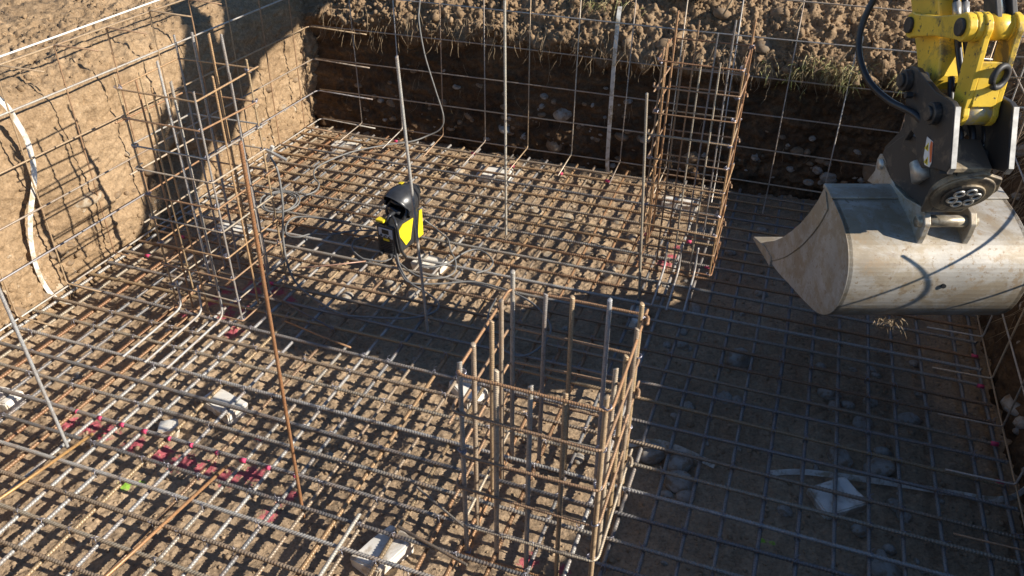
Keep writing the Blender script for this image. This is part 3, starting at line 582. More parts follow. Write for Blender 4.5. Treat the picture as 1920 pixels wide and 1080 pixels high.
# ------------------------------------------------------------------ concrete spacer blocks
def block(label, x, y, d, rz, seed, tilt=(0, 0), z=None, rough=1.0, group='white concrete spacer blocks under the mat', name='spacer_block'):
    bm = bmesh.new(); bmesh.ops.create_cube(bm, size=1.0); rr = random.Random(seed)
    for v in bm.verts: v.co = Vector((v.co.x * d[0], v.co.y * d[1], v.co.z * d[2])) + Vector([rr.uniform(-.11, .11) * min(d) * rough for _ in range(3)])
    bmesh.ops.subdivide_edges(bm, edges=bm.edges[:], cuts=3, use_grid_fill=True)
    bmesh.ops.bevel(bm, geom=[e for e in bm.edges if len(e.link_faces) == 2 and e.calc_face_angle(0) > .6], offset=.008, segments=2, affect='EDGES', clamp_overlap=True)
    for v in bm.verts:
        n = perlin(np.array([v.co.x * 16 + seed]), np.array([v.co.y * 16]), np.array([v.co.z * 16]))[0]; v.co += v.co.normalized() * float(n) * .004 * rough
    me = bpy.data.meshes.new(name); bm.to_mesh(me); bm.free(); me.materials.append(M['concrete']); me.polygons.foreach_set('use_smooth', [False] * len(me.polygons))
    o = link(name, me); o.location = (x, y, (-.04 - d[2] / 2) if z is None else z); o.rotation_euler = (tilt[0], tilt[1], rz); return tag(o, label, 'concrete block', group)
block('white oblong block in full sun under the mat at lower left', -2.70, 2.70, (.25, .13, .085), -.25, 1)
block('small broken tan block in sun beside the pink spray marks', -2.86, 2.43, (.10, .10, .07), .6, 2)
block('white block cut by the left edge of the photo', -3.92, 2.30, (.2, .13, .08), .1, 3)
block('pointed white block in sun at the bottom edge of photo', -1.37, 2.10, (.15, .24, .09), -.35, 4, rough=1.9)
block('white broken block behind the near left corner of nearest cage', -1.45, 3.30, (.22, .14, .08), -.5, 5, rough=1.8)
block('white block partly in shade beside the welder', -2.24, 4.50, (.22, .16, .09), -.15, 6)
block('white broken block in sun near the far left corner', -3.90, 6.22, (.26, .18, .07), .2, 7, rough=1.5)
block('flat grey block in sun before the middle of back bank', -2.34, 6.10, (.3, .2, .08), .1, 8, rough=.5)
block('grey block in shade seen through the back cage', -.69, 6.12, (.3, .14, .09), .05, 9, rough=.6)
block('small pale block in shade behind the far corner of nearest cage', -.67, 4.36, (.1, .2, .08), .1, 10)
block('white many sided broken block in shade at lower right', .60, 3.17, (.21, .18, .085), .6, 16, (.12, -.1), rough=1.7)
block('grey block seen through the foot of the left cage', -3.90, 4.42, (.28, .14, .07), .1, 12)

# ------------------------------------------------------------------ zinc strips, cord, cables
def ribbon(label, pts, w, t=.003, side=None, name='earthing_strip', group='flat zinc strips', twist=None):
    P = spline(pts, 6); V = []; F = []
    for i, p in enumerate(P):
        tn = (P[min(i + 1, len(P) - 1)] - P[max(i - 1, 0)]).normalized(); s = Vector(side) if side else Vector((0, 0, 1)).cross(tn)
        s = (s - tn * s.dot(tn)).normalized()
        if twist: s = Matrix.Rotation(twist(i / len(P)), 3, tn) @ s
        n = s.cross(tn).normalized()
        V += [p + s * w / 2 + n * t / 2, p - s * w / 2 + n * t / 2, p - s * w / 2 - n * t / 2, p + s * w / 2 - n * t / 2]
    for i in range(len(P) - 1):
        for k in range(4): a, b = i * 4 + k, i * 4 + (k + 1) % 4; F.append((a, b, b + 4, a + 4))
    F += [(3, 2, 1, 0), tuple(len(V) - 4 + k for k in range(4))]
    o = link(name, mesh(name, V, F, M['strip'])); return tag(o, label, 'metal strip', group)
ribbon('bent pale metal strip hanging down the sunlit left bank', [(-4.55, 3.20, 1.50), (-4.42, 3.30, 1.312), (-4.40, 3.345, 1.15), (-4.39, 3.36, 1.0), (-4.39, 3.325, .8), (-4.395, 3.22, .6), (-4.41, 3.165, .42), (-4.41, 3.135, .236), (-4.41, 3.15, .06), (-4.36, 3.17, -.04), (-4.2, 3.2, -.06)], .032, side=(.25, 1, 0), twist=lambda f: .25 * math.sin(f * 6))
ribbon('straight pale metal strip hanging down the dark back bank', [(-1.45, 6.68, 1.33), (-1.434, 6.57, 1.22), (-1.432, 6.535, .9), (-1.43, 6.53, .4), (-1.425, 6.53, .05), (-1.41, 6.52, -.10)], .034, side=(1, 0, 0))
ribbon('short curved white strip on shaded soil right of nearest cage', [(-.46, 3.185, -.07), (-.33, 3.23, -.055), (-.2, 3.225, -.055), (0.0, 3.19, -.075)], .035, side=(0, .6, 1))
ribbon('long white strip winding past the broken block to the right bank', [(.27, 3.23, -.075), (.42, 3.28, -.06), (.58, 3.31, -.055), (.74, 3.34, -.06), (.94, 3.37, -.06), (1.19, 3.40, -.062), (1.27, 3.40, -.055), (1.36, 3.41, -.045), (1.45, 3.46, -.02), (1.56, 3.58, .08)], .03, side=(0, .6, 1))
o = MB().tube([(-4.40, -.5, 1.55), (-4.385, 3.3, 1.548), (-4.37, 5, 1.575), (-4.36, 9.5, 1.66)], .006, 6).build('guide_cord', M['string'], None, True); tag(o, 'thin taut white cord above the top of the left bank', 'cord')
def cable(label, pts, r, mat='cable', name='cable', group='grey welding cables', per=8):
    o = MB().tube(spline(pts, per), r * .84, 8).build(name, M[mat], None, True); return tag(o, label, 'cable', group)
ZC = .022
cable('grey cable hanging over back mesh and trailing to a coil on mat', [(-3.35, 7.2, 1.52), (-3.2, 6.9, 1.50), (-3.183, 6.56, 1.33), (-3.19, 6.5, 1.2), (-3.185, 6.47, 1.09), (-3.142, 6.46, .812), (-3.06, 6.46, .52), (-2.99, 6.47, .25), (-3.03, 6.47, .12), (-3.15, 6.42, .05), (-3.25, 6.3, .03), (-3.45, 6.15, ZC), (-3.66, 5.91, ZC), (-3.77, 5.62, ZC), (-3.77, 5.44, ZC), (-3.68, 5.3, ZC), (-3.59, 5.22, ZC), (-3.55, 5.08, ZC), (-3.64, 4.95, ZC), (-3.79, 4.97, .03), (-3.83, 4.82, .04), (-3.76, 4.68, .03), (-3.62, 4.66, ZC), (-3.54, 4.8, .03), (-3.62, 4.95, .04), (-3.78, 4.95, .05), (-3.86, 4.8, .05), (-3.74, 4.64, .04), (-3.58, 4.68, .03), (-3.56, 4.84, .05), (-3.7, 4.93, .06), (-3.84, 4.84, .06)], .0085)
cable('grey cable looped loosely on the mat behind the left cage', [(-3.0, 4.72, ZC), (-3.19, 4.7, ZC), (-3.36, 4.68, ZC), (-3.45, 4.62, .03), (-3.44, 4.5, .03), (-3.36, 4.38, ZC), (-3.26, 4.38, ZC), (-3.19, 4.46, ZC), (-3.05, 4.5, ZC), (-2.9, 4.62, ZC), (-2.6, 4.72, ZC)], .008)
cable('grey cable dropping from the clamp on the left cage onto mat', [(-2.985, 3.86, .93), (-2.94, 3.85, .84), (-2.93, 3.83, .62), (-2.95, 3.80, .38), (-2.93, 3.78, .16), (-2.86, 3.77, .04), (-2.7, 3.7, ZC), (-2.45, 3.61, ZC), (-2.24, 3.65, ZC), (-2.04, 3.71, ZC), (-1.91, 3.82, ZC), (-1.91, 3.93, ZC), (-2.03, 4.02, ZC), (-2.2, 4.1, ZC), (-2.35, 4.25, .03), (-2.44, 4.38, .06)], .0085)
cable('tan cable trailing behind the welder and round the white block', [(-2.42, 4.82, .1), (-2.38, 4.86, .04), (-2.26, 4.79, ZC), (-2.19, 4.73, ZC), (-2.11, 4.59, ZC), (-2.02, 4.47, ZC), (-1.97, 4.32, ZC), (-2.04, 4.22, ZC), (-2.2, 4.2, ZC), (-2.4, 4.3, .04)], .007)
cable('pale cable curving in sun right of the white block', [(-2.2, 4.3, .03), (-2.13, 4.35, ZC), (-2.06, 4.42, ZC), (-2.01, 4.59, ZC), (-1.95, 4.67, ZC), (-1.86, 4.65, ZC), (-1.77, 4.56, ZC), (-1.76, 4.45, ZC), (-1.82, 4.37, ZC)], .008)
cable('dark cable looped on the mat in front left of the welder', [(-2.5, 4.38, .05), (-2.6, 4.52, .03), (-2.70, 4.60, ZC), (-2.78, 4.57, ZC), (-2.84, 4.48, ZC), (-2.79, 4.36, ZC), (-2.68, 4.28, ZC), (-2.62, 4.27, ZC), (-2.5, 4.29, ZC), (-2.44, 4.36, .04)], .008)
cable('long dark cable winding in shade between welder and nearest cage', [(-2.46, 4.37, .06), (-2.40, 4.3, .03), (-2.32, 4.2, ZC), (-2.2, 4.1, ZC), (-2.0, 4.16, ZC), (-1.8, 4.26, ZC), (-1.55, 4.24, ZC), (-1.33, 4.15, ZC), (-1.15, 3.96, ZC), (-1.13, 3.76, ZC), (-1.21, 3.6, ZC), (-1.35, 3.62, ZC), (-1.48, 3.75, ZC), (-1.56, 3.93, ZC), (-1.58, 4.12, ZC)], .008)
# earth clamp on the left cage
cl = empty('earth_clamp', (-2.985, 3.86, .93), 'pale welding earth clamp gripping the back right corner of left cage', 'clamp')
b = MB(); b.box((-2.985, 3.86, .95), (.022, .02, .13), Matrix.Rotation(.5, 3, 'Y')); b.build('jaw', M['strip'], cl, bevel=.003)
b = MB(); b.box((-2.93, 3.85, .955), (.15, .02, .016), Matrix.Rotation(.35, 3, 'Y')); b.build('handle', M['bright_edge'], cl, bevel=.003)

# ------------------------------------------------------------------ welder and helmet
we = empty('welder', (-2.475, 4.53, .012), 'small black and yellow welding machine standing on the mat', 'welder'); we.rotation_euler = (0, 0, R(-8))
def wbox(name, c, d, mat, par=we, bevel=.006, rot=None): return MB().box(c, d, rot).build(name, M[mat], par, bevel=bevel, wv=False)
wbox('case', (0, 0, .145), (.155, .34, .24), 'plastic', bevel=.02)
fp = wbox('front_panel', (0, -.172, .15), (.15, .012, .22), 'plastic', bevel=.008)
cp = wbox('control_panel', (0, -.1785, .205), (.118, .006, .075), 'grey_plastic', fp, .003)
for k in range(7): wbox('vent_slat', (0, -.181, .05 + k * .014), (.12, .010, .006), 'plastic', fp, .001)
wbox('display', (.0, -.182, .217), (.058, .004, .034), 'dark_print', fp, .001); wbox('badge', (.005, -.182, .155), (.05, .005, .018), 'ylw_plastic', fp, .001)
for x in (-.038, .0, .038): MB().tube([(x, -.178, .183), (x, -.196, .183)], .010, 12).build('knob', M['plastic'], fp, wv=False)
for x in (-.04, .04): MB().tube([(x, -.17, .04), (x, -.21, .04)], .016, 12).build('socket', M['plastic'], we, wv=False)
for s in (-1, 1):
    V = [(s * .0785, y, z) for y, z in ((-.15, .21), (-.08, .25), (.05, .24), (.0, .09), (-.06, .07))]; V += [(s * .084, v[1], v[2]) for v in V]
    MB().add(V, [(0, 1, 2, 3, 4), (9, 8, 7, 6, 5)] + [(i, (i + 1) % 5, (i + 1) % 5 + 5, i + 5) for i in range(5)]).build('side_panel', M['ylw_plastic'], we, wv=False)
    V = [(s * .0785, y, z) for y, z in ((.09, .05), (.165, .05), (.165, .26), (.13, .26))]; V += [(s * .084, v[1], v[2]) for v in V]
    MB().add(V, [(0, 1, 2, 3), (7, 6, 5, 4)] + [(i, (i + 1) % 4, (i + 1) % 4 + 4, i + 4) for i in range(4)]).build('rear_panel', M['ylw_plastic'], we, wv=False)
MB().tube(bend([(0, -.15, .255), (0, -.13, .315), (0, .12, .315), (0, .15, .255)], .03), .014, 10).build('handle', M['plastic'], we, True, wv=False)
wbox('handle_grip', (-.05, -.15, .285), (.07, .05, .02), 'ylw_plastic', we, .006)
MB().tube(spline([(.03, -.12, .32), (.085, -.16, .29), (.10, -.165, .2), (.105, -.15, .08), (.10, -.1, .0)], 6), .011, 8).build('strap', M['plastic'], we, True, wv=False)
hm = empty('welding_helmet', (-2.485, 4.55, .285), 'black welding helmet resting on top of the welding machine', 'helmet'); hm.rotation_euler = (0, R(6), R(-14))
def dome(scale, rim, thick=1.0):
    V = []; F = []; nu, nv = 20, 28
    for i in range(nu + 1):
        th = i / nu * R(108)
        for j in range(nv):
            a = j / nv * 2 * math.pi
            p = Vector((math.sin(th) * math.cos(a), math.cos(th), math.sin(th) * math.sin(a)))
            fz = 1.15 if p.z < 0 else 1.0
            V.append((p.x * scale[0] * (1 - .1 * max(0, p.y)), p.y * scale[1] - (.03 if p.z > .3 else 0) * p.z, p.z * scale[2] * fz))
    for i in range(nu):
        for j in range(nv): F.append((i * nv + j, i * nv + (j + 1) % nv, (i + 1) * nv + (j + 1) % nv, (i + 1) * nv + j))
    return V, F
V1, F1 = dome((.122, .165, .125), 0); V2, F2 = dome((.116, .159, .119), 0); n1 = len(V1); nv = 28
F = F1 + [tuple(i + n1 for i in f[::-1]) for f in F2] + [(20 * nv + j, n1 + 20 * nv + j, n1 + 20 * nv + (j + 1) % nv, 20 * nv + (j + 1) % nv) for j in range(nv)]
sh = link('shell', mesh('shell', V1 + V2, F, M['plastic'], True), hm, None, False); sh.location = (0, .02, .085); sh.rotation_euler = (R(22), 0, 0)
MB().box((-.035, .06, .207), (.032, .03, .004), Matrix.Rotation(R(6), 3, 'X') @ Matrix.Rotation(R(-14), 3, 'Y')).build('sticker', M['ylw_plastic'], hm, wv=False)
MB().tube([(math.cos(a) * .085, -.03 + .02 * math.sin(3 * a), .03 + math.sin(a) * .075) for a in np.linspace(0, 6.28, 24)[:-1]], .012, 8, True).build('headband', M['plastic'], hm, True, wv=False)
MB().tube([(-.05, -.05, .04), (0, -.07, .06), (.05, -.05, .04)], .018, 8).build('ratchet', M['plastic'], hm, True, wv=False)
for s in (-1, 1): MB().tube([(s * .105, -.01, .05), (s * .122, -.01, .05)], .024, 14).build('side_knob', M['plastic'], hm, wv=False)
MB().box((.0, .165, .14), (.10, .012, .07), Matrix.Rotation(R(22), 3, 'X')).build('visor', M['glass'], hm, wv=False)

# ------------------------------------------------------------------ excavator (u across, v along the arm away from the viewer, z up)
U = Vector((math.cos(R(20)), math.sin(R(20)), 0)); W = Vector((-U.y, U.x, 0))
def E3(c, v, z): return U * c + W * v + Vector((0, 0, z))
ex = empty('excavator', E3(1.9, 9.3, 1.46), 'yellow excavator arm holding a wide worn bucket over the pit', 'excavator')
def prism(poly, c0, c1):
    m = MB(); n = len(poly); V = [E3(c0, *p) for p in poly] + [E3(c1, *p) for p in poly]
    return m.add(V, [tuple(range(n))[::-1], tuple(range(n, 2 * n))] + [(i, (i + 1) % n, (i + 1) % n + n, i + n) for i in range(n)])
def cyl(c0, c1, v, z, r, sides=20): return MB().tube([E3(c0, v, z), E3(c1, v, z)], r, sides)
def hull_link(a, b, ra, rb_, waist, n=8):
    """dog-bone outline between two bosses"""
    ax = Vector((a[0], a[1])); bx = Vector((b[0], b[1])); d = (bx - ax).normalized(); p = Vector((-d.y, d.x)); out = []
    for k in range(n + 1):
        t = R(60) + R(240) * k / n; q = ax + d * math.cos(t) * ra + p * math.sin(t) * ra; out.append((q.x, q.y))
    q = (ax + bx) / 2 - p * waist; out.append((q.x, q.y))
    for k in range(n + 1):
        t = R(-120) + R(240) * k / n; q = bx + d * math.cos(t) * rb_ + p * math.sin(t) * rb_; out.append((q.x, q.y))
    q = (ax + bx) / 2 + p * waist; out.append((q.x, q.y)); return out
# bucket
out_prof = [(4.115, .622), (3.80, .645), (3.57, .692), (3.33, .742), (3.16, .79), (3.06, .85), (2.995, .93), (2.965, 1.03), (2.968, 1.12), (3.0, 1.19), (3.06, 1.25), (3.165, 1.297), (3.29, 1.325), (3.40, 1.345)]
op = [(p.x, p.y) for p in spline([(a, b_, 0) for a, b_ in out_prof], 4)]
def inset(pl, t):
    r_ = []
    for i, p in enumerate(pl):
        a = Vector(pl[max(0, i - 1)]); c = Vector(pl[min(len(pl) - 1, i + 1)]); d = (c - a).normalized(); n = Vector((d.y, -d.x)); r_.append((p[0] + n.x * t, p[1] + n.y * t))
    return r_
ip = inset(op, .018)
bk = prism(op + ip[::-1], 1.5, 2.3).build('bucket', M['bucket'], ex)
mouth = [(3.40, 1.345), (3.44, 1.25), (3.50, 1.155), (3.58, 1.05), (3.67, .955), (3.77, .86), (3.88, .775), (4.0, .70), (4.115, .622)]
side = op[2:-1] + mouth
for c in (1.497, 2.283): prism(side, c, c + .02).build('side_plate', M['bucket'], bk)
band = mouth[:-1] + [(p[0] - .085, p[1] - .075) for p in mouth[:-1]][::-1]
for c in (1.490, 2.303): prism(band, c, c + .007).build('edge_plate', M['bucket'], bk, bevel=.002)
prism([(4.20, .60), (4.21, .615), (3.98, .675), (3.86, .68), (3.86, .62), (3.98, .615)], 1.485, 2.315).build('cutting_edge', M['bucket'], bk, bevel=.004)
prism([(3.38, 1.352), (3.30, 1.338), (3.30, 1.331), (3.42, 1.331), (3.42, 1.352)], 1.49, 2.31).build('back_lip', M['bucket'], bk, bevel=.003)
ear = [(3.62, 1.30), (3.60, 1.245), (3.55, 1.30), (3.40, 1.33), (3.30, 1.30), (3.20, 1.22), (3.11, 1.17), (3.095, 1.22), (3.05, 1.30), (3.06, 1.37), (3.10, 1.395), (3.15, 1.39), (3.24, 1.36), (3.33, 1.345), (3.42, 1.38), (3.50, 1.425), (3.54, 1.44), (3.58, 1.43), (3.60, 1.40), (3.585, 1.35)]
ear = [(v, z) for v, z in ear]
for c in (1.80, 2.0): 
    e = prism([(3.64, 1.26), (3.50, 1.29), (3.36, 1.285), (3.2, 1.23), (3.075, 1.12), (3.058, 1.20), (3.035, 1.285), (3.03, 1.345), (3.06, 1.385), (3.10, 1.395), (3.15, 1.385), (3.25, 1.365), (3.36, 1.365), (3.44, 1.39), (3.51, 1.43), (3.55, 1.44), (3.585, 1.43), (3.60, 1.395), (3.59, 1.34)], c, c + .028).build('ear', M['bucket'], bk, bevel=.004)
cyl(1.785, 2.045, 3.075, 1.338, .027).build('bucket_pin', M['worn_pin'], bk, True)
cyl(1.79, 2.04, 3.545, 1.392, .027).build('bucket_pin', M['bright_edge'], bk, True)
MB().tube([E3(1.93, 2.9675, 1.075), E3(1.93, 2.955, 1.075)], .011, 12).build('drain_hole', M['dark_print'], bk)
# coupler
lower = [(3.34, 1.66), (3.46, 1.56), (3.56, 1.46), (3.57, 1.40), (3.50, 1.37), (3.36, 1.375), (3.2, 1.39), (3.10, 1.40), (3.03, 1.41), (2.94, 1.53), (2.92, 1.62), (3.02, 1.70)]
co = prism(lower, 1.80, 1.94).build('coupler', M['black_steel'], ex, bevel=.006)
cp_out = [(3.40, 1.87), (3.395, 1.905), (3.365, 1.93), (3.31, 1.938), (3.25, 1.925), (3.12, 1.905), (2.985, 1.912), (2.955, 1.903), (2.94, 1.87), (2.855, 1.695), (2.868, 1.668), (2.95, 1.645), (3.05, 1.60), (3.12, 1.62), (3.16, 1.69), (3.215, 1.70), (3.245, 1.64), (3.285, 1.66), (3.305, 1.74), (3.345, 1.81)]
for c, s in ((1.72, -1), (1.945, 1)):
    sp = prism(cp_out, c, c + .024).build('side_plate', M['black_steel'], co, bevel=.004)
    prism([(2.952, 1.900), (2.937, 1.87), (2.852, 1.695), (2.866, 1.666), (2.860, 1.662), (2.846, 1.692), (2.932, 1.872), (2.946, 1.905)], c + .002, c + .022).build('worn_edge', M['bright_edge'], co)
    for v, z in ((3.35, 1.872), (3.06, 1.835)):
        e0 = c - .03 if s < 0 else c + .024
        cyl(e0, e0 + .03, v, z, .045).build('pin_boss', M['black_steel'], co, bevel=.004)
        f0 = c - .042 if s < 0 else c + .054
        cyl(f0, f0 + .012, v, z, .03).build('pin', M['black_steel'], co, bevel=.003)
    if s < 0:
        MB().tube([E3(c - .04, 3.27, 1.835), E3(c - .01, 3.27, 1.835)], .014, 6).build('bolt', M['black_steel'], co)
cyl(1.744, 1.945, 3.35, 1.872, .036).build('coupler_pin', M['bright_edge'], co, True)
prism([(3.0, 1.70), (3.3, 1.66), (3.3, 1.60), (2.95, 1.62)], 1.744, 1.945).build('cross_plate', M['black_steel'], co, bevel=.004)
prism([(2.91, 1.665), (3.05, 1.73), (3.06, 1.715), (2.91, 1.645)], 1.765, 1.925).build('deck_plate', M['dirty_steel'], co, bevel=.003)
for k in range(3): MB().tube(spline([E3(1.84 + .05 * k, 3.25, 1.92), E3(1.83 + .06 * k, 3.16, 1.82), E3(1.85 + .05 * k, 3.07, 1.74), E3(1.83 + .06 * k, 3.06, 1.69)], 6), .014, 8).build('inner_hose', M['black_hose'], co, True)
MB().tube([E3(1.96, 3.08, 1.765), E3(1.955, 3.05, 1.70)], .012, 8).build('fitting', M['white_print'], co)
nrm = (W * -.86 + Vector((0, 0, -.5))).normalized(); upv = (W * -.5 + Vector((0, 0, .86))).normalized()
ctr = E3(1.872, 2.965, 1.53)
MB().tube([ctr - nrm * .03, ctr + nrm * .012], .122, 36).build('tilt_disc', M['dirty_steel'], co, bevel=.006)
MB().tube([ctr + nrm * .012, ctr + nrm * .024], .082, 30).build('disc_ring', M['dirty_steel'], co, bevel=.004)
MB().tube([ctr + nrm * .024, ctr + nrm * .026], .072, 30).build('disc_face', M['dark_print'], co)
hp = MB(); 
for k in range(6):
    a = k * math.pi / 3 + .3; q = ctr + nrm * .026 + (U * math.cos(a) + upv * math.sin(a)) * .044
    t = MB().tube([q + (U * math.cos(b_) + upv * math.sin(b_)) * .018 for b_ in np.linspace(0, 6.283, 13)[:-1]], .006, 6, True); t.build('hose_port', M['bright_edge'], co, True)
pl = [(-.10, .10), (-.135, .02), (-.12, -.05), (-.085, -.145), (.085, -.145), (.12, -.05), (.135, .02), (.10, .10), (0, .14)]
V = [ctr + U * (a + .12 * b_) + upv * b_ - nrm * .012 for a, b_ in pl] + [ctr + U * (a + .12 * b_) + upv * b_ + nrm * .004 for a, b_ in pl]; n = len(pl)
MB().add(V, [tuple(range(n))[::-1], tuple(range(n, 2 * n))] + [(i, (i + 1) % n, (i + 1) % n + n, i + n) for i in range(n)]).build('front_bracket', M['dirty_steel'], co, bevel=.004)
# quick hitch frame on the left of the lower body
prism([(3.42, 1.70), (3.47, 1.62), (3.60, 1.46), (3.60, 1.42), (3.53, 1.37), (3.20, 1.345), (3.12, 1.36), (3.40, 1.46), (3.42, 1.50), (3.36, 1.62)], 1.822, 1.842).build('hitch_plate', M['black_steel'], co, bevel=.003)
prism([(3.40, 1.55), (3.36, 1.52), (3.25, 1.45), (3.20, 1.42), (3.19, 1.43), (3.33, 1.55), (3.38, 1.58)], 1.812, 1.82).build('hitch_guard', M['bright_edge'], co)
MB().tube([E3(1.80, 3.20, 1.56), E3(1.80, 3.14, 1.50)], .05, 14).build('hitch_cylinder', M['bright_edge'], co, True)
# warning sticker on the left plate
st = MB(); sx0 = 1.7175
st = prism([(3.075, 1.73), (3.02, 1.73), (2.985, 1.655), (2.99, 1.632), (3.03, 1.625), (3.055, 1.65)], sx0, 1.719).build('warning_sticker', M['white_print'], co)
prism([(3.025, 1.728), (3.018, 1.728), (2.986, 1.657), (2.996, 1.65), (3.03, 1.70), (3.035, 1.728)], sx0 - .001, sx0).build('orange_field', M['orange_print'], co)
for a, b_ in ((3.048, 1.695), (3.022, 1.645)):
    prism([(a + .018, b_ - .012), (a, b_ + .02), (a - .016, b_ - .012)], sx0 - .001, sx0).build('warning_triangle', M['ylw_plastic'], co)
    prism([(a + .003, b_ - .008), (a + .003, b_ + .008), (a - .003, b_ + .008), (a - .003, b_ - .008)], sx0 - .002, sx0 - .001).build('warning_mark', M['dark_print'], co)
# links
for c in (1.735, 1.905):
    lk = prism(hull_link((3.50, 2.065), (3.10, 2.165), .055, .055, .038), c, c + .035).build('arm_link', M['yellow'], ex, bevel=.006)
    e0 = c - .014 if c < 1.9 else c + .035
    for v, z in ((3.50, 2.065), (3.10, 2.165)): cyl(e0, e0 + .014, v, z, .034).build('pin_end', M['black_steel'], lk, bevel=.003)
cyl(1.770, 1.80, 3.10, 2.165, .056).build('link_boss', M['yellow'], ex, bevel=.005); cyl(1.80, 1.812, 3.10, 2.165, .058).build('link_seal', M['bright_edge'], ex)
cyl(1.812, 1.93, 3.10, 2.165, .05).build('link_tube', M['yellow'], ex, True)
bl = MB()
for c in (1.795, 1.912):
    prism(hull_link((3.09, 2.165), (3.06, 1.84), .06, .055, .052), c, c + .026).build('bucket_link', M['yellow'], ex, bevel=.005)
cyl(1.80, 1.93, 3.06, 1.84, .05, 28).build('link_cross_tube', M['worn_yellow'], ex, True)
web = prism([(3.05, 2.05), (3.035, 2.05), (3.01, 1.88), (3.04, 1.88)], 1.82, 1.915).build('link_web', M['yellow'], ex, bevel=.003)
rc = E3(1.885, 3.0, 2.005)
MB().tube([rc + (U * math.cos(a) * .9 + Vector((0, 0, 1)) * math.sin(a)) * .042 + W * (.02 * math.cos(a)) for a in np.linspace(-2.2, 3.6, 22)], .0125, 10).build('lifting_hook', M['black_steel'], web, True)
# stick, cylinder, hoses, boom
stick_poly = [(3.30, 1.835), (3.36, 1.815), (3.42, 1.85), (3.47, 1.92), (3.68, 2.13), (4.35, 2.66), (4.75, 2.96), (5.05, 3.52), (5.28, 3.95), (5.12, 4.06), (4.62, 3.58), (3.43, 2.19), (3.295, 2.01), (3.265, 1.92), (3.27, 1.86)]
sk = prism(stick_poly, 1.79, 1.905).build('stick', M['yellow'], ex, bevel=.01)
prism([(3.44, 2.22), (3.425, 2.23), (4.3, 3.36), (4.33, 3.34)], 1.825, 1.832).build('guard_rail', M['yellow'], sk); prism([(3.44, 2.22), (3.425, 2.23), (4.3, 3.36), (4.33, 3.34)], 1.893, 1.90).build('guard_rail', M['yellow'], sk)
for k, c in enumerate((1.846, 1.880)):
    h = MB().tube(spline([E3(c, 4.2, 3.25), E3(c, 3.6, 2.47), E3(c, 3.42, 2.225), E3(c, 3.315, 2.08), E3(c + .005, 3.235, 1.98), E3(c + .015, 3.20, 1.92), E3(c + .02, 3.2, 1.85)], 6), .0135, 10).build('hydraulic_hose', M['black_hose'], sk, True)
    MB().tube([E3(c, 3.39, 2.185), E3(c, 3.35, 2.13)], .017, 10).build('hose_fitting', M['bright_edge'], h, True)
J = E3(1.885, 3.10, 2.165); K = E3(1.885, 4.35, 3.52); dr = (K - J).normalized()
MB().tube([J, J + dr * .75], .024, 16).build('cylinder_rod', M['chrome'], ex, True)
cb = MB().tube([J + dr * .5, K], .048, 18).build('cylinder_barrel', M['yellow'], ex, True)
for c in (1.845, 1.905): prism(hull_link((3.10, 2.165), (3.22, 2.325), .05, .04, .04), c, c + .022).build('clevis', M['black_steel'], cb, bevel=.004)
MB().box(J + dr * .23, (.085, .07, .12), dr.to_track_quat('Z', 'X').to_matrix()).build('rod_head', M['grey_plastic'], cb, bevel=.01)
MB().tube(spline([E3(1.70, 3.75, 2.75), E3(1.66, 3.62, 2.40), E3(1.60, 3.60, 2.18), E3(1.565, 3.59, 2.03), E3(1.565, 3.54, 1.92), E3(1.60, 3.46, 1.83), E3(1.66, 3.36, 1.78), E3(1.71, 3.22, 1.775), E3(1.74, 3.17, 1.75), E3(1.80, 3.15, 1.71)], 8), .0145, 10).build('coupler_hose', M['black_hose'], ex, True)
MB().tube([E3(1.567, 3.585, 1.99), E3(1.564, 3.57, 1.965)], .0155, 10).build('hose_band', M['white_print'], ex, True)
prism([(4.66, 3.0), (4.62, 3.22), (4.8, 3.38), (5.3, 3.58), (5.9, 3.95), (6.4, 4.0), (6.9, 3.85), (8.75, 2.5), (8.72, 2.2), (8.5, 2.1), (6.5, 3.25), (5.57, 3.22), (4.86, 2.76)], 1.76, 1.96).build('boom', M['yellow'], ex, bevel=.012)
MB().tube([E3(1.86, 6.0, 4.12), E3(1.86, 5.15, 3.98)], .05, 14).build('stick_cylinder', M['yellow'], ex, True)
for c in (1.70, 2.10): MB().tube([E3(c, 6.4, 3.6), E3(c, 8.2, 2.1)], .05, 14).build('boom_cylinder', M['yellow'], ex, True)
prism([(8.35, 2.05), (8.35, 2.6), (9.0, 2.75), (10.5, 2.75), (10.8, 2.4), (10.7, 2.05)], 1.05, 2.75).build('house', M['yellow'], ex, bevel=.03)
cab = prism([(8.4, 2.6), (8.4, 3.2), (8.6, 3.75), (9.7, 3.75), (9.8, 2.6)], 1.06, 1.72).build('cab', M['black_steel'], ex, bevel=.03)
prism([(8.385, 2.7), (8.385, 3.2), (8.57, 3.68), (8.58, 3.68), (8.395, 3.2), (8.395, 2.7)], 1.12, 1.66).build('windscreen', M['glass'], cab)
prism([(8.6, 2.8), (8.6, 3.3), (8.7, 3.62), (9.6, 3.62), (9.65, 2.8)], 1.05, 1.058).build('side_window', M['glass'], cab)
for c in (0.95, 2.45):
    prism([(8.1, 1.65), (8.3, 1.47), (10.4, 1.47), (10.6, 1.65), (10.5, 1.95), (10.3, 2.02), (8.4, 2.02), (8.2, 1.95)], c, c + .4).build('track', M['black_steel'], ex, bevel=.02)
prism([(8.6, 1.7), (10.1, 1.7), (10.1, 2.08), (8.6, 2.08)], 1.3, 2.5).build('undercarriage', M['black_steel'], ex, bevel=.02)

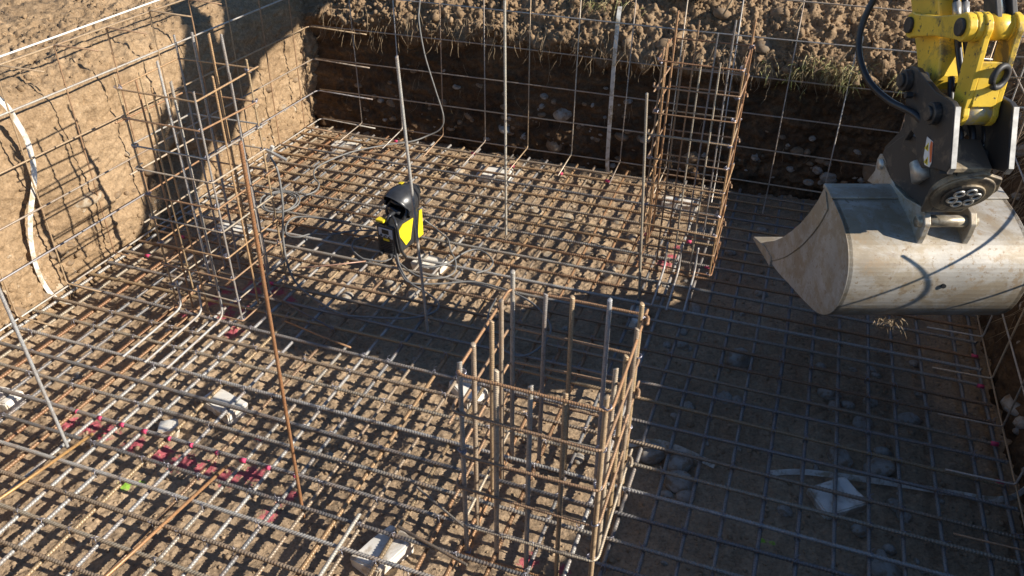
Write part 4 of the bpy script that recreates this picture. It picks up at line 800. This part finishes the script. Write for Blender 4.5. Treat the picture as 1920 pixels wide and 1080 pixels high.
# ------------------------------------------------------------------ roots, turf, boards
rr = random.Random(9); rt = MB()
def root_strand(p, ln, d, r=.0022):
    pts = [Vector(p)]; v = Vector(d)
    for k in range(4):
        v = (v + Vector((rr.uniform(-.5, .5), rr.uniform(-.4, .3), rr.uniform(-.45, .25)))).normalized(); pts.append(pts[-1] + v * ln / 4)
    rt.tube(pts, [r, r, r * .8, r * .6, r * .3], 4, cap=False)
for i in range(330):
    x = rr.uniform(-4.3, 1.45); root_strand((x, 6.58 + rr.uniform(-.04, .05), .96 + rr.uniform(-.06, .2)), rr.uniform(.06, .22), (rr.uniform(-.3, .3), -.5, -1), rr.uniform(.0012, .003))
for i in range(60):
    x = rr.uniform(-4.2, 1.4); root_strand((x, 6.66, rr.uniform(.2, .75)), rr.uniform(.05, .15), (rr.uniform(-.3, .3), -.6, -1), rr.uniform(.001, .002))
for i in range(150):
    root_strand((1.52, rr.uniform(4.2, 6.5), rr.uniform(.4, 1.1)), rr.uniform(.12, .4), (-.7, rr.uniform(-.5, .5), -.9), rr.uniform(.0012, .003))
tag(rt.build('roots', M['root'], None, True), None, None, None, 'stuff')
gt = MB()
def blade(p, ln, d, w=.004):
    a = Vector(p); d = Vector(d).normalized(); s = d.cross(Vector((rr.uniform(-1, 1), rr.uniform(-1, 1), .3))).normalized() * w; m = a + d * ln * .55; e = a + d * ln + Vector((0, -.2, -.45)) * ln * .5
    gt.add([a - s, a + s, m + s * .8, m - s * .8, e], [(0, 1, 2, 3), (3, 2, 4)])
tufts = [(rr.gauss(.42, .36), 6.55 + rr.uniform(-.05, .08), .99 + rr.gauss(0, .06)) for _ in range(26)]
for i in range(750):
    if i > 600: continue
    tc_ = tufts[(i * 7) % 26] if i < 520 else (-1.6, 6.8, 1.33); x = tc_[0] + rr.gauss(0, .035 if i < 520 else .15)
    if x < 1.4: blade((x, tc_[1] + rr.uniform(-.03, .03), tc_[2] + rr.gauss(0, .022)), rr.uniform(.04, .17), (rr.uniform(-.7, .7), -.9, rr.uniform(-.8, .6)), rr.uniform(.0015, .0035))
tag(gt.build('grass', M['grass']), None, None, None, 'stuff')
tg = MB(); 
sv = gt; gt = tg
for i in range(60): blade(E3(1.78 + rr.gauss(0, .03), 3.03 + rr.gauss(0, .02), .83 + rr.gauss(0, .012)), rr.uniform(.02, .06), (rr.uniform(-1, 1), rr.uniform(-1, .4), rr.uniform(-1, .4)), .0025)
gt = sv
o = tg.build('straw_tuft', M['root'], bk); o['kind'] = 'stuff'
o = MB().box((-.93, 6.92, 1.455), (.42, .15, .05), Matrix.Rotation(.12, 3, 'Z')).build('board', M['board'], None, bevel=.004); tag(o, 'pale grey board lying on the back bank at the top edge', 'board')
o = MB().box((-1.52, 6.86, 1.46), (.25, .1, .05), Matrix.Rotation(.2, 3, 'Z')).build('board', M['board'], None, bevel=.004); tag(o, 'short white board end on the bank above the hanging strip', 'board')
for lab, a, b_ in (('thin pale peg sticking out of the back bank left of the yellow arm', (-.12, 6.66, 1.3), (.0, 6.75, 1.56)), ('thin pale peg in the back bank above the back cage', (-.62, 6.66, 1.33), (-.52, 6.72, 1.55))):
    tag(MB().tube([a, b_], .007, 6).build('wooden_peg', M['root'], None, True), lab, 'peg', 'thin pegs in the back bank')
